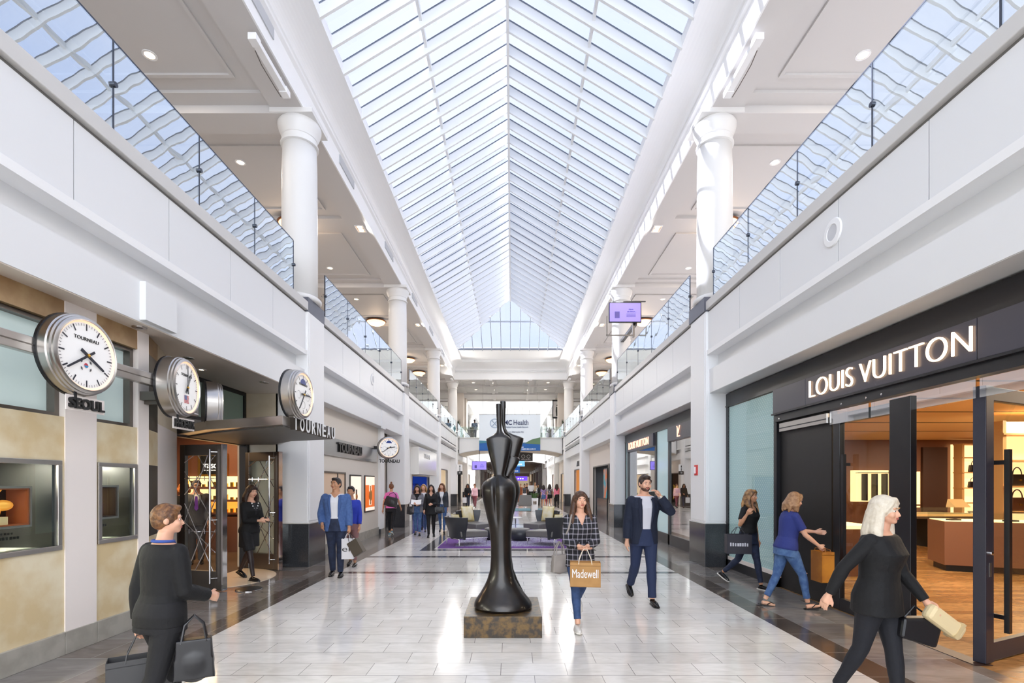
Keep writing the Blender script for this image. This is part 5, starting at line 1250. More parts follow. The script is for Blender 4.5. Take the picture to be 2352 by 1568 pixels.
# ------------------------------------------------------------------ people
SK = {'light': mat('skin_light', (226, 178, 150), .5, col2=(218, 164, 136), nscale=6), 'tan': mat('skin_tan', (198, 146, 112), .5), 'mid': mat('skin_mid', (172, 118, 88), .5), 'dark': mat('skin_dark', (104, 70, 52), .5)}
eyew = mat('eye_white', (236, 232, 228), .3); eyed = mat('eye_iris', (40, 28, 22), .2); lipm = mat('lips', (176, 92, 88), .4)
def cloth(name, col, rough=.8, **k): return mat(name, col, rough, bump=.25, nscale=k.pop('nscale', 22), **k)
def rot2(v, a, ax='x'): return Matrix.Rotation(a, 3, ax.upper()) @ v
D2 = math.radians
def tubep(m, pts, rs, n=14): m.tube(pts, rs, n)
def balls(m, lst):
    for c, r in lst: m.ball(c, r, 14, 10)
class Fig:
    def __init__(s, label, loc, face, h=1.7, fem=False, legs=((22, 6, 8), (-18, 22, -22)), arms=None, lean=3, head=(0, 0), vox=.007, z0=0.0, child=False, group=None, width=1.0, label_cat='person'):
        """face: heading in degrees (0 = away from the camera, 180 = towards it, 90 = towards +X)"""
        k = s.k = h/1.75; s.fem = fem; s.vox = vox; s.width = width
        V = Vector
        s.hipx = .088; s.hip = {}; s.knee = {}; s.ank = {}; s.toe = {}; s.fp = {}
        low = 9
        for i, sd in enumerate((-1, 1)):
            hf, kn, fp = legs[i]; a = D2(hf); b = D2(hf-kn); p = D2(fp)
            hip = V((sd*s.hipx, 0, 0)); knee = hip+V((sd*-.012, math.sin(a), -math.cos(a)))*.44; ank = knee+V((sd*-.01, math.sin(b), -math.cos(b)))*.42
            s.hip[sd], s.knee[sd], s.ank[sd], s.fp[sd] = hip, knee, ank, p
            def fpnt(y, z, ank=ank, p=p, sd=sd): return ank+V((sd*.015, y*math.cos(p)-z*math.sin(p), y*math.sin(p)+z*math.cos(p)))
            s.toe[sd] = fpnt
            low = min(low, fpnt(-.055, -.075).z, fpnt(.10, -.075).z, fpnt(.17, -.07).z)
        s.dz = -low
        for sd in (-1, 1):
            for dct in (s.hip, s.knee, s.ank): dct[sd] = dct[sd]+V((0, 0, s.dz))
        base = s.dz-.92   # shift of the upper body
        s.base = base; s.lean = D2(lean)
        R = Matrix.Rotation(-s.lean, 3, 'X'); piv = V((0, 0, .95))
        s.T = lambda v: R @ (V(v)-piv)+piv+V((0, 0, base))
        sw = .150 if fem else .174
        s.sh = {}; s.el = {}; s.wr = {}; s.hd = {}
        arms = arms or ((-15, 12, 0, 4), (20, 25, 0, 4))
        for i, sd in enumerate((-1, 1)):
            sf, eb, inw, ab = arms[i][:4]
            a = D2(sf); c = D2(ab)
            sh = s.T((sd*sw*width, -.005, 1.398))
            u = V((sd*math.sin(c), math.sin(a)*math.cos(c), -math.cos(a)*math.cos(c)))
            el = sh+u*.295
            b = D2(sf+eb); iw = D2(inw)
            f = V((-sd*math.sin(iw), math.sin(b)*math.cos(iw), -math.cos(b)*math.cos(iw)))
            if sd*f.x <= 0 and inw == 0: f = (f+V((sd*math.sin(c)*.5, 0, 0))).normalized()
            wr = el+f*.245
            s.sh[sd], s.el[sd], s.wr[sd] = sh, el, wr
            s.hd[sd] = (f, arms[i][4] if len(arms[i]) > 4 else .45)
        yaw, pit = head; s.RH = Matrix.Rotation(D2(yaw), 3, 'Z') @ Matrix.Rotation(D2(pit), 3, 'X')
        s.hp = V((0, .0, 1.53)); s.H = lambda v: s.T(s.hp+s.RH @ (V(v)-s.hp)+V((0, .012, 0)))
        s.root = thing('person', label, 'person', (loc[0], loc[1], z0), D2(-face), group)
        s.root.scale = (k, k, k)
        s.tor = ([(.80, .10, .09, 0), (.86, .150, .112, -.005), (.93, .172, .125, -.01), (1.0, .160, .115, -.005), (1.08, .132, .098, 0), (1.16, .134, .100, .0), (1.24, .146, .118, .012), (1.30, .155, .130, .018), (1.36, .162, .108, .0), (1.42, .150, .085, -.006), (1.455, .10, .068, -.01), (1.49, .052, .052, -.008), (1.55, .048, .05, 0)] if fem else
                 [(.80, .10, .09, 0), (.86, .150, .110, -.005), (.93, .165, .118, -.008), (1.0, .162, .112, 0), (1.08, .152, .108, .003), (1.16, .158, .112, .005), (1.24, .172, .120, .008), (1.32, .188, .126, .008), (1.38, .195, .115, .0), (1.43, .175, .09, -.006), (1.465, .115, .072, -.01), (1.50, .062, .060, -.008), (1.56, .058, .058, 0)])
        if width != 1: s.tor = [(z, rx*width, ry*width, cy) for z, rx, ry, cy in s.tor]
    def W(s, p): return Matrix.Rotation(s.root.rotation_euler[2], 3, 'Z') @ (Vector(p)*s.k)+s.root.location
    def rings(s, z0, z1, inf, flare=0, n=24):
        out = []; T = s.tor
        zs = [z0]+[t[0] for t in T if z0 < t[0] < z1]+[z1]
        for z in zs:
            if z <= T[0][0]: q = T[0]; rx, ry, cy = T[2][1], T[2][2], 0
            else:
                for a, b in zip(T[:-1], T[1:]):
                    if a[0] <= z <= b[0]: t = (z-a[0])/(b[0]-a[0]); rx, ry, cy = [a[i]*(1-t)+b[i]*t for i in (1, 2, 3)]; break
                if z < .93: rx, ry = max(rx, T[2][1]*.98), max(ry, T[2][2]*.98)
            e = inf+max(0, .98-z)*flare
            out.append([tuple(s.T((x, y+cy, z))) for x, y, _ in ell(0, 0, 0, rx+e, ry+e, n, 2.2)])
        return out
    def leg(s, m, sd, inf=0, end=1.0, n=14):
        h, k_, a = s.hip[sd], s.knee[sd], s.ank[sd]; w = s.width
        P = [h+Vector((0, 0, .05)), h+Vector((0, 0, -.02)), h.lerp(k_, .25), h.lerp(k_, .6), k_, k_.lerp(a, .28), k_.lerp(a, .62), a+Vector((0, 0, .01))]
        Rr = [.05*w, .082*w, .084*w, .066*w, .052, .054, .042, .036]
        if s.fem: Rr = [.05*w, .084*w, .086*w, .066*w, .050, .050, .038, .032]
        if inf: Rr = [r+inf for i, r in enumerate(Rr)]
        if end < 1:
            tot = 1+6*end; i = int(tot); fr = tot-i
            P = P[:i+1]+[P[i].lerp(P[i+1], fr)] if i < 7 else P; Rr = Rr[:i+1]+[Rr[i]*(1-fr)+Rr[i+1]*fr+ (inf*.5)] if i < 7 else Rr
        m.tube(P, Rr, n)
    def arm(s, m, sd, inf=0, end=1.0, n=12):
        a, b, c = s.sh[sd], s.el[sd], s.wr[sd]
        P = [a, a.lerp(b, .3), a.lerp(b, .75), b, b.lerp(c, .3), b.lerp(c, .7), c]; f = .88 if s.fem else 1.0
        Rr = [.050*f, .050*f, .044*f, .041*f, .042*f, .034*f, .026*f]
        if inf: Rr = [r+inf for r in Rr]
        if end < 1:
            tot = 6*end; i = int(tot); fr = tot-i; P = P[:i+1]+[P[i].lerp(P[i+1], fr)]; Rr = Rr[:i+1]+[Rr[i]*(1-fr)+Rr[i+1]*fr+.004]
        m.tube(P, Rr, n); m.ball(a, .054*f+inf*.8, 12, 8)
    def hand(s, m, sd):
        f, curl = s.hd[sd]; w = s.wr[sd]
        side = Vector((0, 1, 0)) if abs(f.y) < .8 else Vector((0, 0, 1))     # thumb side: forward
        side = (side-f*side.dot(f)).normalized(); nrm = f.cross(side).normalized()*(-sd)   # palm normal points to body
        if nrm.x*sd > 0: nrm = -nrm
        m.tube([w-f*.01, w+f*.03, w+f*.075, w+f*.09], [.024, .03, .03, .022], 8)
        m.tube([w+f*.03-side*.022, w+f*.085-side*.026], [.013, .014], 8); m.tube([w+f*.03+side*.022, w+f*.085+side*.028], [.014, .014], 8)
        for i, (o_, L) in enumerate(((.030, .070), (.0105, .080), (-.0105, .074), (-.030, .058))):
            p = w+f*.085+side*o_; pts = [p]; a = 0; d = f
            for j, fr in enumerate((.42, .32, .26)):
                a = curl*(.5+.6*j); d = (f*math.cos(a*1.1)+nrm*math.sin(a*1.1)).normalized(); p = p+d*L*fr; pts.append(p)
            m.tube(pts, [.0092, .0088, .008, .0068], 7)
        p = w+f*.03+side*.028
        m.tube([p, p+f*.03+side*.024+nrm*.012, p+f*.062+side*.028+nrm*.022], [.012, .0105, .0085], 7)
        s.grip = getattr(s, 'grip', {}); s.grip[sd] = w+f*.10+nrm*.02
    def body(s, skin, feet=True):
        m = MB(); m.loft(s.rings(.85, 1.55, 0))
        for sd in (-1, 1):
            s.leg(m, sd); s.arm(m, sd); s.hand(m, sd)
            t = s.toe[sd]; m.tube([t(-.035, -.045)+Vector((0, 0, s.dz)), t(.03, -.045)+Vector((0, 0, s.dz)), t(.10, -.055)+Vector((0, 0, s.dz)), t(.16, -.06)+Vector((0, 0, s.dz))], [.03, .034, .032, .02], 10)
        H = s.H
        m.tube([H((0, -.015, 1.46)), H((0, -.005, 1.52)), H((0, .0, 1.60))], [.066, .059, .058] if not s.fem else [.055, .050, .048], 12)
        hb = MB()
        hb.ball((0, -.005, 1.655), (.074, .092, .098), 20, 14); hb.ball((0, .022, 1.600), (.060, .070, .066), 18, 12); hb.ball((0, .066, 1.562), (.026, .024, .022), 12, 8)
        hb.tube([(0, .082, 1.648), (0, .094, 1.628), (0, .104, 1.610), (0, .088, 1.602)], [.008, .011, .0135, .008], 8)
        hb.ball((0, .080, 1.585), (.024, .014, .014), 12, 8)
        for sd in (-1, 1):
            hb.ball((sd*.040, .062, 1.612), (.024, .026, .026), 12, 8); hb.ball((sd*.030, .078, 1.667), (.024, .014, .009), 10, 8)
            hb.ball((sd*.077, -.008, 1.632), (.010, .020, .031), 10, 8)
        hb.v = [tuple(H(p)) for p in hb.v]; m.add(hb.v, hb.f)
        o = remesh(m, 'body', skin, s.root, s.vox, 3)
        if s.vox < .011:
            for sd in (-1, 1):
                e = MB(); e.ball((0, 0, 0), (.0115, .008, .0062), 10, 8); e.v = [tuple(H((p[0]+sd*.028, p[1]+.0755, p[2]+1.645))) for p in e.v]
                e.slot(1); q = MB(); q.ball((0, 0, 0), (.0055, .005, .0056), 8, 6); e.add([tuple(H((p[0]+sd*.028, p[1]+.0808, p[2]+1.645))) for p in q.v], q.f); e.build('eye', [eyew, eyed], s.root, local=True, smooth=True)
                b = MB(); b.tube([H((sd*.014, .091, 1.667)), H((sd*.032, .090, 1.672)), H((sd*.048, .078, 1.666))], [.0035, .0042, .0028], 6); b.build('eyebrow', s.hairm, s.root, local=True)
            b = MB(); b.ball((0, 0, 0), (.021, .007, .0045), 12, 6); v1 = [tuple(H((p[0], p[1]+.091, p[2]+1.589))) for p in b.v]; v2 = [tuple(H((p[0]*.9, p[1]+.090, p[2]+1.581))) for p in b.v]
            q = MB(); q.add(v1, b.f); q.add(v2, b.f); q.build('lips', lipm, s.root, local=True, smooth=True)
        return o
    def hair(s, m_, style='short', length=1.45, fluff=1.0, beard=False):
        m = MB(); v = s.vox; rnd = random.Random(5)
        m.ball((0, -.016, 1.668), (.083*fluff, .096*fluff, .097*fluff), 20, 14); m.ball((0, .045, 1.728), (.058, .042, .030), 14, 10)
        if style == 'short':
            m.ball((0, -.045, 1.63), (.076, .065, .07), 14, 10); m.ball((0, .060, 1.735), (.050, .030, .024), 12, 8)
            for sd in (-1, 1): m.tube([(sd*.074, .028, 1.69), (sd*.075, .030, 1.645)], [.014, .007], 8)
        elif style == 'bun':
            m.ball((0, -.045, 1.64), (.074, .065, .07), 14, 10); m.ball((0, -.03, 1.79), (.034, .034, .034), 12, 8); m.ball((0, -.045, 1.75), (.03, .03, .03), 10, 8)
        else:
            n = 17
            for i in range(n):
                a = PI*(-.06+1.12*i/(n-1)); x0, y0 = .076*math.cos(a), -.012-.080*math.sin(a)
                L = length+rnd.uniform(-.02, .03); out = 1.25+rnd.uniform(-.05, .15)
                yb = y0*1.1-.03 if math.sin(a) > .35 else y0+.03
                xb = x0*out*1.15
                if style == 'long_front' and abs(math.cos(a)) > .6: yb = y0+.09
                m.tube([(x0*.9, y0*.9, 1.70), (x0*1.12, y0*1.12, 1.62), (xb, (y0+yb)/2-.012, (1.62+L)/2), (xb*.95, yb, L)], [.026, .032, .034, .014], 8)
            for sd in (-1, 1): m.tube([(sd*.01, .062, 1.745), (sd*.055, .066, 1.705), (sd*.076, .030, 1.635)], [.018, .018, .018], 8)
            m.ball((0, -.06, 1.60), (.07, .05, .10), 12, 10)
        m.v = [tuple(s.H(p)) for p in m.v]
        o = remesh(m, 'hair', m_, s.root, max(v, .008), 2)
        if beard:
            b = MB(); b.ball((0, .030, 1.584), (.0615, .070, .052), 16, 12); b.ball((0, .070, 1.560), (.030, .026, .026), 12, 8); b.v = [tuple(s.H(p)) for p in b.v]
            cutm = lambda c: False
            remesh(b, 'beard', m_, s.root, max(v, .008), 1)
        return o
    def top(s, m_, z0=.95, sleeve=1.0, inf=.012, flare=0, open_=None, neck=1.455, name='shirt', sleeves=(1, 1), vneck=0, si=None):
        m = MB(); m.loft(s.rings(z0, neck, inf, flare)); si = inf if si is None else si
        for sd, on in zip((-1, 1), sleeves):
            if on and sleeve > 0: s.arm(m, sd, si, sleeve*on if on is not True else sleeve)
        T, base = s.T, s.base; wr = s.wr
        def cut(c):
            z = c.z-base; y = c.y
            if open_:
                w0, w1, zb = open_[:3]; wm = open_[3] if len(open_) > 3 else .25*w1   # half width at hem, at chest, button height
                yc = s.T((0, 0, z)).y
                if y > yc+.02:
                    zz = z
                    if zz > zb: w = wm+(w1-wm)*min(1, max(0, (zz-zb)/(1.40-zb)))
                    else: w = wm*(w0 > 0)+max(0, w0-wm)*min(1, max(0, (zb-zz)/.25))
                    if abs(c.x) < w and 0.6 < z < 1.5 and min((c-s.sh[1]).length, (c-s.sh[-1]).length) > .06: return True
            if vneck and y > 0 and z > 1.455-vneck and abs(c.x) < .055*(z-(1.455-vneck))/vneck+.004: return True
            return False
        return remesh(m, name, m_, s.root, s.vox*1.25, 3, cut if (open_ or vneck) else None)
    def pants(s, m_, end=1.0, inf=.010, name='trousers', waist=1.03):
        m = MB(); m.loft(s.rings(.80, waist, inf+.007))
        for sd in (-1, 1): s.leg(m, sd, inf, end)
        return remesh(m, name, m_, s.root, s.vox*1.25, 3)
    def skirt(s, m_, z0=.62, inf=.014, flare=.02, name='skirt', waist=1.03):
        m = MB(); rg = s.rings(.86, waist, inf); low = []
        for t in (1, .66, .33):
            z = z0+(.86-z0)*(1-t); low.append([(p[0]*(1+flare*t), p[1]*(1+.05*t)+0, z+s.base) for p in rg[0]])
        m.loft(low+rg)
        if z0 > .3:
            for sd in (-1, 1): s.leg(m, sd, inf+.012, .44)
            k = [a.lerp(b, .55) for a, b in ((s.hip[-1], s.knee[-1]), (s.hip[1], s.knee[1]))]; m.tube([k[0], (k[0]+k[1])/2, k[1]], [.07, .06, .07], 12)
        return remesh(m, name, m_, s.root, s.vox*1.25, 4)
    def lapels(s, m_, open_, inf, z1=1.44):
        w0, w1, zb = open_[:3]; wm = open_[3] if len(open_) > 3 else .25*w1
        def sy(x, z):
            T = s.tor
            for a, b in zip(T[:-1], T[1:]):
                if a[0] <= z <= b[0]: t = (z-a[0])/(b[0]-a[0]); rx, ry, cy = [a[i]*(1-t)+b[i]*t for i in (1, 2, 3)]; break
            rx += inf; ry += inf; return cy+ry*max(.05, 1-min(.98, abs(x)/rx)**2.2)**(1/2.2)
        for sd in (-1, 1):
            vs = []; n = 9
            for i in range(n):
                t = i/(n-1); z = zb+.01+(z1-zb-.01)*t; w = wm+(w1-wm)*min(1, (z-zb)/(1.40-zb)); lw = .012+.050*min(1, t/.72) if t < .74 else .040
                if z > 1.40: w = w1-(z-1.40)*.3
                for q, x in ((0, w-.004), (1, w+lw*.5), (2, w+lw)):
                    for e in (.001, .009): vs.append(tuple(s.T((sd*x, sy(x, z)+e, z))))
            fs = []
            for i in range(n-1):
                for q in (0, 2): a = i*6+q; fs += [(a, a+2, a+8, a+6), (a+1, a+3, a+9, a+7)]
                a = i*6; fs += [(a, a+1, a+7, a+6), (a+4, a+5, a+11, a+10)]
            b = MB(); b.add(vs, fs); b.build('lapel', m_, s.root, local=True, smooth=True)
    def sandals(s, m_):
        for sd in (-1, 1):
            t = s.toe[sd]; dz = Vector((0, 0, s.dz)); b = MB(); pr = [(-.075, -.03), (-.075, .03), (0, .036), (.09, .046), (.16, .036), (.195, .0), (.16, -.036), (.09, -.046), (0, -.036)]; n = len(pr)
            vs = [tuple(t(y, zz)+dz+Vector((x, 0, 0))) for zz in (-.086, -.072) for (y, x) in pr]
            b.add(vs, [tuple(range(n)), tuple(range(n, 2*n))]+[(i, (i+1) % n, n+(i+1) % n, n+i) for i in range(n)]); o = b.build('sandal', m_, s.root, local=True)
            b = MB(); c0 = t(.15, -.045)+dz
            for q in (-1, 1): b.tube([c0, t(.09, -.022)+dz+Vector((q*.026, 0, 0)), t(.03, -.06)+dz+Vector((q*.040, 0, 0))], .007, 6)
            b.build('strap', m_, o, local=True)
    def shoes(s, m_, sole=None, heel=0):
        for sd in (-1, 1):
            t = s.toe[sd]; dz = Vector((0, 0, s.dz)); m = MB()
            m.tube([t(-.055, -.048)+dz, t(.02, -.038)+dz, t(.10, -.048)+dz, t(.155, -.056)+dz, t(.185, -.060)+dz], [.030, .041, .040, .030, .016], 12)
            m.tube([s.ank[sd]+Vector((0, 0, -.0)), t(-.015, -.04)+dz], [.036, .038], 10)
            o = remesh(m, 'shoe', m_, s.root, s.vox, 2)
            if sole is not None:
                b = MB(); pr = [(-.075, -.03), (-.075, .03), (0, .036), (.09, .046), (.16, .036), (.195, .0), (.16, -.036), (.09, -.046), (0, -.036)]
                vs = []
                for zz in (-.078, -.060):
                    for (y, x) in pr: vs.append(tuple(t(y, zz)+dz+Vector((x, 0, 0))))
                n = len(pr); b.add(vs, [tuple(range(n)), tuple(range(n, 2*n))]+[(i, (i+1) % n, n+(i+1) % n, n+i) for i in range(n)])
                b.build('sole', sole, o, local=True)
def shopping_bag(label, grip, w, h, d, m_, rz=0, lettering=None, lm=None, tilt=0, name='shopping_bag', cat='bag', hm=None, hl=.16, lsize=(.8, .2)):
    """paper carrier hanging from grip point"""
    o = thing(name, label, cat, grip, rz); o.rotation_euler = (0, tilt, rz)
    z1 = -hl; z0 = z1-h
    b = MB(); t = .004
    b.box(-w/2, w/2, -d/2, -d/2+t, z0, z1); b.box(-w/2, w/2, d/2-t, d/2, z0, z1); b.box(-w/2, w/2, -d/2, d/2, z0, z0+t)
    for s_ in (-1, 1):
        b.prism([(-d/2, z0), (d/2, z0), (d/2, z1), (0, z1), (-d/2, z1)], s_*w/2-t/2, s_*w/2+t/2, 'x')
    b.box(-w/2, w/2, -d/2, d/2, z1-.04, z1-.035)
    b.build('carrier', m_, o, local=True)
    for q in (-1, 1):
        MB().tube([(-w*.22, q*d*.5, z1-.02), (-w*.2, q*d*.45, z1+.03), (-w*.06, q*.012, -.012), (w*.06, q*.012, -.012), (w*.2, q*d*.45, z1+.03), (w*.22, q*d*.5, z1-.02)], .0045, 6).build('handle', hm or m_, o, local=True)
    if lettering:
        q = tfit(lettering, lm, None, (-w*lsize[0]/2, -d/2-.004, z0+h*.38), RF, w*lsize[0], h*lsize[1], ext=.001, bold=0); q.parent = o
    return o
def soft_bag(label, grip, w, h, d, m_, rz=0, tilt=0, name='handbag', strap=.25, cat='handbag', tx=0):
    o = thing(name, label, cat, grip, rz); o.rotation_euler = (tx, tilt, rz); z0 = -strap-h
    b = MB(); b.ball((0, 0, z0+h*.45), (w*.5, d*.5, h*.5), 16, 10); b.prism([(-w/2, z0+.02), (w/2, z0+.02), (w*.42, z0+h), (-w*.42, z0+h)], -d*.4, d*.4, 'y')
    remesh(b, 'bag_body', m_, o, .01, 3)
    for q in (-1, 1): MB().tube([(-w*.3, q*d*.35, z0+h-.02), (-w*.22, q*d*.2, z0+h+strap*.6), (0, q*.012, -.005), (w*.22, q*d*.2, z0+h+strap*.6), (w*.3, q*d*.35, z0+h-.02)], .008, 6).build('strap', m_, o, local=True)
    return o
hk = {n: mat('hair_'+n, c, .55, col2=c2, nscale=30, bump=.4) for n, c, c2 in (('black', (26, 20, 20), (44, 34, 32)), ('brown', (62, 40, 28), (92, 62, 42)), ('dark', (42, 28, 22), (64, 44, 34)), ('auburn', (96, 58, 34), (132, 84, 50)), ('blonde', (222, 212, 194), (212, 200, 180)), ('honey', (190, 150, 96), (150, 108, 62)), ('ginger', (190, 110, 50), (220, 140, 70)), ('greyh', (120, 110, 104), (150, 140, 132)))}
cl_black = cloth('cloth_black', (11, 11, 14)); cl_black2 = cloth('cloth_soft_black', (17, 17, 21)); denim = cloth('denim_blue', (62, 92, 140), col2=(84, 116, 162), nscale=14); denimd = cloth('denim_dark', (32, 40, 62), col2=(40, 50, 76), nscale=14); denimm = cloth('denim_mid', (44, 66, 106), col2=(56, 80, 124), nscale=14)
blazer = cloth('blazer_blue', (74, 104, 158), col2=(66, 94, 146), nscale=30); navyc = cloth('suit_navy', (18, 27, 48)); whitec = cloth('shirt_white', (228, 228, 232)); royal = cloth('tee_royal', (40, 52, 120)); pinkc = cloth('tee_pink', (228, 120, 190))
leather = mat('shoe_black', (20, 19, 20), .25); solew = mat('sole_white', (232, 228, 220), .5); whites = mat('shoe_white', (222, 218, 212), .5); tights = mat('sheer_tights', (46, 34, 34), .5)
kraft = mat('kraft_paper', (176, 132, 78), .7, col2=(166, 122, 70), nscale=6); darkb = mat('bag_graphite', (40, 38, 48), .5)
# plaid
plaid = cloth('plaid_dark', (34, 34, 40)); nt, bs = nodes_of(plaid); tcn = nt.nodes.new('ShaderNodeTexCoord')
mulc = None
for ax, sc_, thr in (('X', 17, .82), ('Z', 15, .80)):
    sp_ = nt.nodes.new('ShaderNodeSeparateXYZ'); nt.links.new(tcn.outputs['Object'], sp_.inputs[0]); w_ = nt.nodes.new('ShaderNodeMath'); w_.operation = 'MULTIPLY'; w_.inputs[1].default_value = sc_
    nt.links.new(sp_.outputs[ax], w_.inputs[0]); f_ = nt.nodes.new('ShaderNodeMath'); f_.operation = 'FRACT'; nt.links.new(w_.outputs[0], f_.inputs[0]); g_ = nt.nodes.new('ShaderNodeMath'); g_.operation = 'GREATER_THAN'; g_.inputs[1].default_value = thr; nt.links.new(f_.outputs[0], g_.inputs[0])
    if mulc is None: mulc = g_
    else:
        ad = nt.nodes.new('ShaderNodeMath'); ad.operation = 'ADD'; nt.links.new(mulc.outputs[0], ad.inputs[0]); nt.links.new(g_.outputs[0], ad.inputs[1])
rp = nt.nodes.new('ShaderNodeValToRGB'); rp.color_ramp.elements[0].color = srgb(28, 28, 34); rp.color_ramp.elements[1].color = srgb(170, 166, 178); hf_ = nt.nodes.new('ShaderNodeMath'); hf_.operation = 'MULTIPLY'; hf_.inputs[1].default_value = .5
nt.links.new(ad.outputs[0], hf_.inputs[0]); nt.links.new(hf_.outputs[0], rp.inputs['Fac']); nt.links.new(rp.outputs['Color'], bs.inputs['Base Color'])
def collar(f, m_, r=.075, z=1.462, name='collar'):
    b = MB(); b.tube([f.T((r*math.sin(t), r*.85*math.cos(t)-.012, z-.022*(math.cos(t) > .5))) for t in [PI*.12+PI*1.76*i/14 for i in range(15)]], .013, 6); b.build(name, m_, f.root, local=True, smooth=True)
P = {}
# 1 left foreground, seen from behind
f = Fig('person in a black suit and blue scarf seen from behind at the near left', (-2.345, 3.35), 18, 1.535, True, legs=((16, 8, 0), (-14, 14, -16)), arms=((-10, 14, 0, 10), (4, 66, 6, 6)), head=(-38, 0), vox=.007, width=.98)
f.hairm = hk['brown']; f.body(SK['light']); f.hair(mat('hair_chestnut', (84, 54, 34), .5, col2=(134, 92, 54), nscale=34, bump=.4), 'short', fluff=1.04); f.top(cl_black, .84, .97, .026, .05, name='jacket'); f.pants(cl_black2, 1, .022); f.shoes(leather, leather); collar(f, cloth('scarf_blue', (58, 84, 160)), .078, 1.478, 'scarf')
g1 = f.W(f.grip[1]); soft_bag('black leather briefcase bag hanging at the right side of the near left person', tuple(f.W(f.T((.26, .06, .93)))), .24, .28, .10, mat('briefcase_black', (30, 30, 34), .3), rz=.5, strap=.16, name='briefcase')
shopping_bag('dark grey shopping bag held low by the near left person', tuple(f.W(f.grip[-1])), .36, .36, .14, mat('bag_dark_grey', (66, 66, 68), .5), rz=.6)
# 2 woman at the shop door
f = Fig('woman in a black jacket and short black skirt stepping out of the watch shop', (-4.57, 8.72), 112, 1.64, True, legs=((-16, 16, -22), (14, 4, 0)), arms=((12, 78, 20, 8), (14, 76, 28, 6)), head=(-8, -6), vox=.008)
f.hairm = hk['black']; f.body(SK['light']); f.hair(hk['dark'], 'long', 1.42, 1.04); f.top(cl_black, .88, .95, .020, .06, open_=(.0, .05, 1.2), name='jacket'); f.skirt(cl_black2, .62); f.pants(tights, 1, .003, 'tights', .9); f.shoes(leather, leather); f.top(cloth('necklace_top', (40, 40, 44)), .98, 0, .008, neck=1.44)
b = MB()
for i in range(9): t_ = i/8; b.ball(f.T((.07*(t_-.5)*2, .118+.01*math.sin(PI*t_), 1.43-.13*math.sin(PI*t_))), .012, 8, 6)
b.build('bead_necklace', white, f.root, local=True)
ph = thing('phone', 'dark phone in the hands of the woman at the shop door', 'phone', tuple(f.W((f.grip[1]+f.grip[-1])/2)), 0); MB().box(-.035, .035, -.07, .07, -.004, .004).build('phone_body', black, ph, local=True); MB().box(-.031, .031, -.064, .064, .004, .0045).build('phone_screen', mat('phone_glass', (30, 34, 44), .1), ph, local=True); ph.rotation_euler = (.4, .2, 1)
# 3 men inside the shop
f = Fig('man in a grey suit with a purple tie behind the open glass door', (-6.55, 10.4), 150, 1.73, legs=((2, 2, 0), (-2, 2, 0)), arms=((4, 20, 0, 6), (4, 20, 0, 6)), head=(10, -4), vox=.010)
f.hairm = hk['greyh']; f.body(SK['light']); f.hair(hk['greyh'], 'short'); f.top(whitec, 1.0, 0, .012); f.top(cloth('suit_grey', (84, 84, 88)), .84, .95, .026, .05, open_=(.0, .06, 1.15, .015), name='jacket'); f.lapels(MATS['suit_grey'], (.0, .06, 1.15, .015), .026); f.pants(cloth('suit_grey_trousers', (84, 84, 88)), 1, .02); f.shoes(leather)
b = MB(); b.prism([(-.022, 1.42), (.022, 1.42), (.036, 1.16), (0, 1.12), (-.036, 1.16)], .15, .16, 'y'); b.v = [tuple(f.T(p)) for p in b.v]; b.build('tie', mat('tie_purple', (130, 60, 180), .4), f.root, local=True)
b = MB(); b.tube([f.H((-.07, .0, 1.645)), f.H((-.05, .098, 1.648)), f.H((.05, .098, 1.648)), f.H((.07, 0, 1.645))], .003, 5); b.build('spectacles', black, f.root, local=True)
f = Fig('person with ginger hair in dark clothes inside the watch shop', (-7.1, 10.8), 120, 1.68, True, legs=((2, 2, 0), (-2, 2, 0)), head=(0, 0), vox=.013)
f.hairm = hk['ginger']; f.body(SK['light']); f.hair(hk['ginger'], 'long', 1.52); f.top(cl_black, .9, 1, .018); f.pants(cl_black2); f.shoes(leather)
# 4 man in the blue jacket
f = Fig('man in a blue blazer and white shirt looking aside, standing by the near left pillar', (-3.17, 9.02), 172, 1.755, legs=((2, 2, 0), (-6, 4, -2)), arms=((6, 10, 0, 8), (-8, 46, 12, 16)), head=(-24, 2), lean=0, vox=.007, width=1.06)
f.hairm = hk['black']; f.body(SK['tan']); f.hair(hk['black'], 'short'); f.top(whitec, .97, 0, .013, name='shirt', neck=1.47, vneck=.06); f.top(blazer, .80, .94, .028, .05, open_=(.11, .075, 1.05, .060), name='blazer'); f.lapels(cloth('lapel_blue', (66, 94, 146)), (.11, .075, 1.05, .060), .028); f.pants(denimd, 1, .016); f.shoes(leather, leather); collar(f, whitec, .068, 1.475)
gl = f.W(f.grip[-1])
shopping_bag('white lettered shopping bag held by the man in the blue blazer', (gl.x, gl.y, gl.z), .20, .36, .13, mat('bag_white', (226, 224, 226), .5), rz=.15, lettering='ell', lm=signm, lsize=(.9, .26), hl=.1)
shopping_bag('tilted dark brown shopping bag held by the man in the blue blazer', (gl.x+.015, gl.y-.02, gl.z), .20, .27, .12, mat('bag_brown_grey', (84, 74, 62), .5), rz=-.2, tilt=-.55, hl=.16, hm=black)
# 5 woman behind him
f = Fig('woman in a blue top mostly hidden behind the man in the blue blazer', (-3.25, 10.15), 180, 1.60, True, legs=((4, 4, 0), (-8, 8, -6)), arms=((2, 20, 0, 8), (0, 14, 0, 12)), vox=.011)
f.hairm = hk['black']; f.body(SK['tan']); f.hair(hk['black'], 'short'); f.top(cloth('top_cobalt', (44, 64, 180)), .92, .9, .016); f.pants(cloth('legging_rose', (150, 110, 110)), .95, .008); f.shoes(leather)
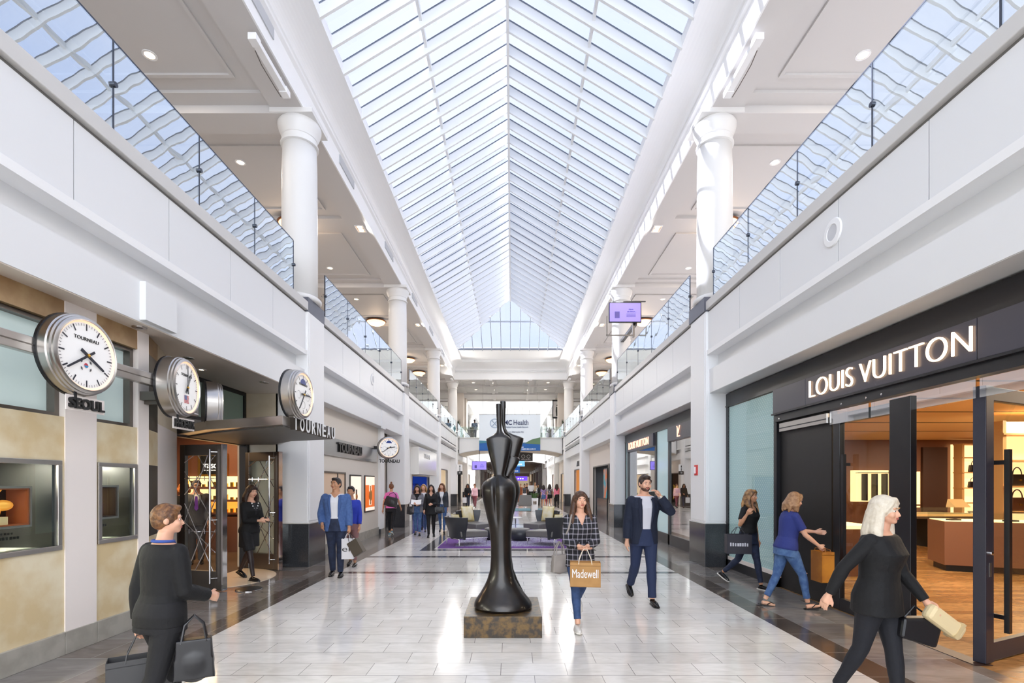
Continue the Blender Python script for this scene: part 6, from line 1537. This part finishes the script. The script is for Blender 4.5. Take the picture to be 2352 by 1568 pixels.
# 6 pink T-shirt
f = Fig('woman in a pink T-shirt and black leggings walking away past the second left pillar', (-3.86, 16.0), -4, 1.66, True, legs=((14, 4, 4), (-16, 26, -26)), arms=((-14, 18, 0, 16), (16, 20, 0, 18)), vox=.010)
f.hairm = hk['auburn']; f.body(SK['tan']); f.hair(hk['auburn'], 'bun'); f.top(pinkc, .92, .28, .016, .03, neck=1.47); f.pants(cl_black2, .92, .007, 'leggings'); f.shoes(mat('shoe_teal', (90, 130, 140), .5), solew)
soft_bag('black shoulder bag on the back of the woman in the pink T-shirt', tuple(f.W(f.T((.10, -.14, 1.46)))), .42, .32, .14, mat('bag_soft_black', (26, 26, 30), .4), rz=0, tilt=.25, strap=.16)
# 7 group of women
f = Fig('woman with fringe in a grey cardigan and jeans reading a leaflet', (-3.04, 16.1), 176, 1.60, True, legs=((8, 6, 2), (-6, 12, -4)), arms=((10, 72, 26, 8), (14, 76, 24, 8)), vox=.010, head=(0, -8))
f.hairm = hk['dark']; f.body(SK['light']); f.hair(hk['dark'], 'long_front', 1.42); f.top(cl_black, .95, 0, .012); f.top(cloth('cardigan_grey', (120, 120, 128)), .80, .9, .024, .08, open_=(.10, .09, 1.3), name='cardigan'); f.pants(denim, .96, .008, 'jeans'); f.shoes(leather, leather)
q = f.W((f.grip[1]+f.grip[-1])/2); o = thing('leaflet', 'open white leaflet in the hands of the woman in the grey cardigan', 'leaflet', tuple(q), .2); b = MB(); b.prism([(-.16, .03), (0, 0), (.16, .03), (.16, .034), (0, .004), (-.16, .034)], -.02, .20, 'y'); b.build('pages', white, o, local=True); o.rotation_euler = (.7, 0, .1)
soft_bag('dark shoulder bag at the side of the woman in the grey cardigan', tuple(f.W(f.T((.24, .0, 1.16)))), .24, .26, .12, MATS['bag_soft_black'], rz=0, strap=.14)
f = Fig('woman with long black hair and glasses dressed in black with tall boots', (-2.52, 15.6), 172, 1.62, True, legs=((-8, 8, -6), (14, 8, 2)), arms=((12, 76, 34, 4), (8, 20, 0, 10)), vox=.010, head=(4, 0))
f.hairm = hk['black']; f.body(SK['light']); f.hair(hk['black'], 'long_front', 1.28); f.top(cl_black2, .76, .95, .022, .12, name='tunic', vneck=.1); f.pants(cl_black, 1, .010, 'leggings'); f.shoes(leather, leather)
b = MB(); b.tube([f.H((-.07, .0, 1.645)), f.H((-.05, .10, 1.648)), f.H((.05, .10, 1.648)), f.H((.07, 0, 1.645))], .0035, 5); b.build('spectacles', black, f.root, local=True)
soft_bag('black handbag carried beside the woman with tall boots', tuple(f.W(f.T((-.27, .06, 1.14)))), .34, .20, .12, MATS['bag_soft_black'], rz=.1, strap=.12)
f = Fig('woman with auburn hair in a dark jacket behind the woman with tall boots', (-2.36, 16.9), 178, 1.66, True, legs=((10, 6, 4), (-10, 14, -10)), vox=.012, head=(-10, 0))
f.hairm = hk['auburn']; f.body(SK['light']); f.hair(hk['auburn'], 'long_front', 1.42); f.top(whitec, .95, 0, .012); f.top(cloth('jacket_slate', (54, 58, 66)), .90, .95, .022, open_=(.06, .08, 1.2), name='jacket'); f.pants(denim, 1, .008, 'jeans'); f.shoes(leather)
shopping_bag('pale shopping bag held low by the auburn haired woman', tuple(f.W(f.grip[-1])), .22, .40, .12, MATS['bag_white'], rz=.2, hl=.08)
f = Fig('woman with honey blonde hair behind the woman in the grey cardigan', (-3.05, 17.3), 176, 1.66, True, vox=.014); f.hairm = hk['honey']; f.body(SK['light']); f.hair(hk['honey'], 'long', 1.42); f.top(whitec, .92, .9, .014); f.pants(denimm); f.shoes(leather)
# 8 far left pair
f = Fig('person in a black jacket with a white bag far behind the lounge', (-3.0, 33.9), 176, 1.66, True, vox=.016, arms=((10, 60, 20, 6), (5, 30, 0, 10)), head=(0, -20)); f.hairm = hk['black']; f.body(SK['mid']); f.hair(hk['black'], 'long_front', 1.44); f.top(cl_black2, .84, .95, .03, .06, name='jacket'); f.pants(denimd, 1, .012); f.shoes(leather)
shopping_bag('small white bag held by the far person in the black jacket', tuple(f.W(f.grip[1])), .26, .36, .12, whitec, hl=.05)
f = Fig('woman in a pale pink top and maroon trousers far behind the lounge', (-2.52, 33.9), 182, 1.64, True, vox=.016); f.hairm = hk['auburn']; f.body(SK['light']); f.hair(hk['auburn'], 'short', fluff=1.1); f.top(cloth('top_blush', (232, 190, 200)), .88, .95, .02); f.pants(cloth('trousers_maroon', (130, 66, 78)), 1, .01); f.shoes(leather)
# 9 crowd
crowd = [('girl with black hair in a purple top and denim shorts walking away', 2.13, 34.0, 0, 1.58, True, hk['black'], 'long', 1.32, cloth('top_purple', (120, 90, 160), col2=(200, 180, 210), nscale=12), .3, denim, .32, SK['tan']),
 ('girl with black hair in a black patterned top and black shorts walking away', 2.57, 34.2, 0, 1.62, True, hk['black'], 'long', 1.36, cloth('top_pattern', (30, 30, 34), col2=(190, 186, 190), nscale=9), .25, cl_black, .30, SK['light']),
 ('woman with long brown hair in a pink shirt and black leggings walking away', 3.02, 33.8, 0, 1.64, True, hk['dark'], 'long', 1.26, cloth('shirt_rose', (226, 110, 140), col2=(236, 150, 170), nscale=14), .95, cl_black2, 1.0, SK['light']),
 ('girl with black hair half hidden behind the one in denim shorts', 2.05, 36.2, 0, 1.66, True, hk['black'], 'long', 1.3, cl_black2, .9, cl_black, 1.0, SK['tan']),
 ('woman in a grey sleeveless top and white trousers facing the camera in the distance', .95, 38.0, 180, 1.62, True, hk['black'], 'bun', 1.4, cloth('tank_grey', (70, 72, 78)), 0, whitec, 1.0, SK['mid']),
 ('tall man in a white shirt walking among the distant crowd', 1.52, 40.0, 186, 1.84, False, hk['black'], 'short', 1.4, whitec, .5, cl_black, 1.0, SK['dark']),
 ('man in a cream shirt and cap behind the tall man in white', 1.98, 43.0, 176, 1.76, False, hk['honey'], 'short', 1.4, cloth('shirt_cream', (232, 216, 184)), .4, cl_black2, 1.0, SK['light']),
 ('woman in a black and white patterned top in the distant crowd', 2.04, 38.2, 200, 1.60, True, hk['dark'], 'long', 1.46, cloth('top_zebra', (210, 210, 212), col2=(50, 50, 54), nscale=16), .9, cl_black, 1.0, SK['tan']),
 ('person in a rust coloured robe in the distant crowd right of the sculpture', .72, 42.0, 180, 1.64, True, hk['honey'], 'short', 1.4, cloth('robe_rust', (170, 96, 60)), .95, None, 1.0, SK['light']),
 ('person in dark clothes with a red bag in the distant crowd', 1.22, 41.0, 180, 1.68, False, hk['black'], 'short', 1.4, cl_black2, .95, cl_black, 1.0, SK['tan'])]
for (lb, x, y, fc, h, fem, hr_, hs, hl_, tm, sl, pmn, pe, skn) in crowd:
    f = Fig(lb, (x, y), fc, h, fem, vox=.018, group='distant shoppers'); f.hairm = hr_; f.body(skn); f.hair(hr_, hs, hl_)
    if pmn is None: f.skirt(tm, .12, .03, .25, 'robe', 1.1)
    else: f.pants(pmn, pe, .012)
    f.top(tm, .92, sl, .018); f.shoes(leather)
f = Fig('small child in pink between the girls walking away', (2.36, 35.1), 0, 1.02, True, vox=.03, group='distant shoppers'); f.hairm = hk['black']; f.body(SK['light']); f.hair(hk['black'], 'short'); f.top(pinkc, .9, .5, .02); f.pants(cloth('child_red', (150, 60, 70)), 1, .014); f.shoes(leather)
# 10 woman in plaid
f = Fig('long haired woman in a dark plaid shirt and jeans walking towards the camera', (.80, 5.92), 176, 1.60, True, legs=((-24, 26, -30), (20, 3, 6)), arms=((16, 58, 44, 8), (16, 60, 40, 8)), head=(4, 2), vox=.006)
f.hairm = hk['brown']; f.body(SK['light']); f.hair(hk['brown'], 'long_front', 1.24, 1.03); f.top(plaid, .80, .88, .022, .08, vneck=.13, name='plaid_shirt'); f.pants(denimm, .93, .008, 'jeans'); f.shoes(whites, solew)
q = f.W((f.grip[1]+f.grip[-1])/2)
shopping_bag('kraft paper shopping bag with white script lettering held by the woman in plaid', (q.x, q.y-.03, q.z), .33, .27, .14, kraft, rz=-.12, lettering='Madewell', lm=mat('letters_white', (240, 240, 240), .5), lsize=(.86, .34), hl=.15, hm=mat('handle_cream', (222, 212, 196), .6))
soft_bag('grey suede shoulder bag at the hip of the woman in plaid', tuple(f.W(f.T((.27, .02, 1.12)))), .20, .22, .10, mat('suede_grey', (150, 142, 136), .8), rz=.4, strap=.16)
b = MB(); b.tube([f.T((.13, .10, 1.47)), f.T((.17, .135, 1.30)), f.T((.24, .06, 1.1))], .012, 6); b.build('bag_strap', MATS['suede_grey'], f.root, local=True)
# 11 man in navy suit
f = Fig('bearded man in a navy suit and white T-shirt raising one hand to his mouth', (1.84, 7.0), 178, 1.78, legs=((10, 3, 2), (-16, 24, -26)), arms=((62, 118, 36, 22, .8), (-6, 10, 0, 8)), head=(10, -4), vox=.006)
f.hairm = hk['dark']; f.body(SK['light']); f.hair(hk['dark'], 'short', beard=False); f.top(mat('tee_pale', (206, 206, 214), .8), .94, 0, .012, neck=1.47); f.top(navyc, .82, .95, .026, .05, open_=(.12, .075, 1.02, .058), name='suit_jacket'); f.lapels(cloth('lapel_navy', (20, 28, 50)), (.12, .075, 1.02, .058), .026); f.pants(cloth('trousers_navy', (34, 46, 78)), .98, .014); f.shoes(leather, leather)
b = MB(); b.ball((0, .023, 1.578), (.0608, .0665, .047), 18, 12); b.v = [tuple(f.H(p)) for p in b.v]; b2_ = MB(); b2_.ball((0, .0675, 1.559), (.0262, .0255, .0225), 12, 8); b2_.tube([(-.027, .084, 1.596), (0, .0965, 1.601), (.027, .084, 1.596)], .006, 6); b.add([tuple(f.H(p)) for p in b2_.v], b2_.f); o = remesh(b, 'beard', mat('stubble', (92, 62, 48), .7), f.root, .006, 1)
b = MB(); w_ = f.wr[-1]; e_ = f.el[-1]; d_ = (w_-e_).normalized(); b.tube([w_-d_*.02, w_+d_*.005], [.034, .034], 12); b.build('wristwatch_band', steel, f.root, local=True)
# 12 black T-shirt woman
f = Fig('woman in a black T-shirt and dark jeans with a shopping bag by the patterned window', (3.78, 8.0), 150, 1.58, True, legs=((14, 3, 0), (-20, 28, -28)), arms=((-4, 12, 0, 8), (4, 138, -6, 28, .9)), head=(10, 0), vox=.008)
f.hairm = hk['dark']; f.body(SK['tan']); f.hair(mat('hair_highlighted', (84, 56, 36), .5, col2=(176, 134, 86), nscale=12, bump=.4), 'long_front', 1.36); f.top(cl_black, .92, .30, .014, vneck=.12, neck=1.47); f.pants(denimd, .96, .007, 'jeans'); f.shoes(leather, solew)
q = f.W(f.el[1]); bag_ = shopping_bag('graphite shopping bag with silver lettering on the arm of the woman in the black T-shirt', (q.x-.04, q.y-.02, q.z-.02), .36, .30, .16, darkb, rz=-.15, hl=.12); marks(mat('letters_silver', (200, 200, 208), .4), None, (-.14, -.084, -.30), RF, .28, .055, 8).parent = bag_
# 13 blue T-shirt woman
f = Fig('woman in a blue T-shirt and ripped jeans striding towards the store entrance', (3.70, 6.75), 96, 1.57, True, legs=((-14, 10, -8), (26, 16, 10)), arms=((38, 48, 6, 6), (26, 26, 8, 4)), head=(0, -6), lean=8, vox=.007, width=1.08)
f.hairm = hk['auburn']; f.body(SK['light']); f.hair(mat('hair_caramel', (140, 102, 72), .5, col2=(166, 128, 92), nscale=30, bump=.4), 'bob', 1.46, 1.08); f.top(royal, .90, .32, .020, .04, neck=1.47); f.pants(denim, .93, .010, 'ripped_jeans'); f.sandals(mat('sandal_black', (24, 20, 18), .4))
for sd in (-1, 1):
    for dz_ in (-.03, .03):
        kx = f.knee[sd]+Vector((0, .0, dz_)); b = MB(); b.ball(kx+Vector((0, .030, 0)), (.040, .036, .013), 10, 6); b.build('ripped_patch', SK['light'], f.root, local=True, smooth=True)
q = f.W(f.grip[1]); shopping_bag('tall amber brown paper bag held by the woman in the blue T-shirt', (q.x, q.y, q.z+.02), .16, .40, .24, mat('amber_paper', (190, 124, 40), .5, col2=(160, 96, 30), nscale=4), rz=.0, hl=.05)
# 14 blonde
f = Fig('platinum blonde woman all in black striding at the near right', (2.72, 3.72), 150, 1.57, True, legs=((10, 4, 0), (-12, 14, -14)), arms=((14, 22, -6, 10), (-34, 12, 0, 20)), head=(4, 0), vox=.006, width=1.04)
f.hairm = hk['honey']; f.body(SK['light']); f.hair(hk['blonde'], 'long', 1.30, 1.10); f.top(cl_black, .80, 1.0, .030, .08, si=.016, name='top', neck=1.445); f.pants(cloth('trousers_ink', (22, 24, 32)), 1, .014); f.shoes(leather, leather)
q = f.W(f.grip[-1]); o = thing('clutch_bag', 'cream rolled clutch bag held out by the platinum blonde woman', 'bag', tuple(q), 0); b = MB(); b.box(-.05, .27, -.04, .04, -.07, .05); b.build('clutch_body', mat('cream_leather', (228, 208, 164), .5), o, local=True, bevel=.03); o.rotation_euler = (0, .62, .1); MB().box(.20, .23, -.045, .045, -.072, .052).build('band', mat('cream_band', (206, 184, 140), .5), o, local=True)
b = MB(); b.prism([(-.14, -.02), (.16, -.02), (.10, -.24), (-.16, -.16)], -.05, .05, 'y'); o2 = thing('handbag', 'black handbag under the arm of the platinum blonde woman', 'handbag', (q.x-.06, q.y+.06, q.z-.03), .0); b.build('bag_body', MATS['bag_soft_black'], o2, local=True, bevel=.02); MB().tube([(-.1, 0, -.02), (-.03, 0, .06), (.08, 0, -.02)], .008, 6).build('strap', MATS['bag_soft_black'], o2, local=True)
# 15 on the bridge
f = Fig('person in a checked shirt standing on the bridge behind the glass', (-3.02, 40.4), 0, 1.70, False, legs=((2, 2, 0), (-2, 2, 0)), vox=.02, z0=5.1); f.hairm = hk['black']; f.body(SK['dark']); f.hair(hk['black'], 'short'); f.top(cloth('shirt_check', (120, 140, 160), col2=(70, 80, 96), nscale=9), .9, .5, .03); f.pants(denimd, 1, .014); f.shoes(leather)
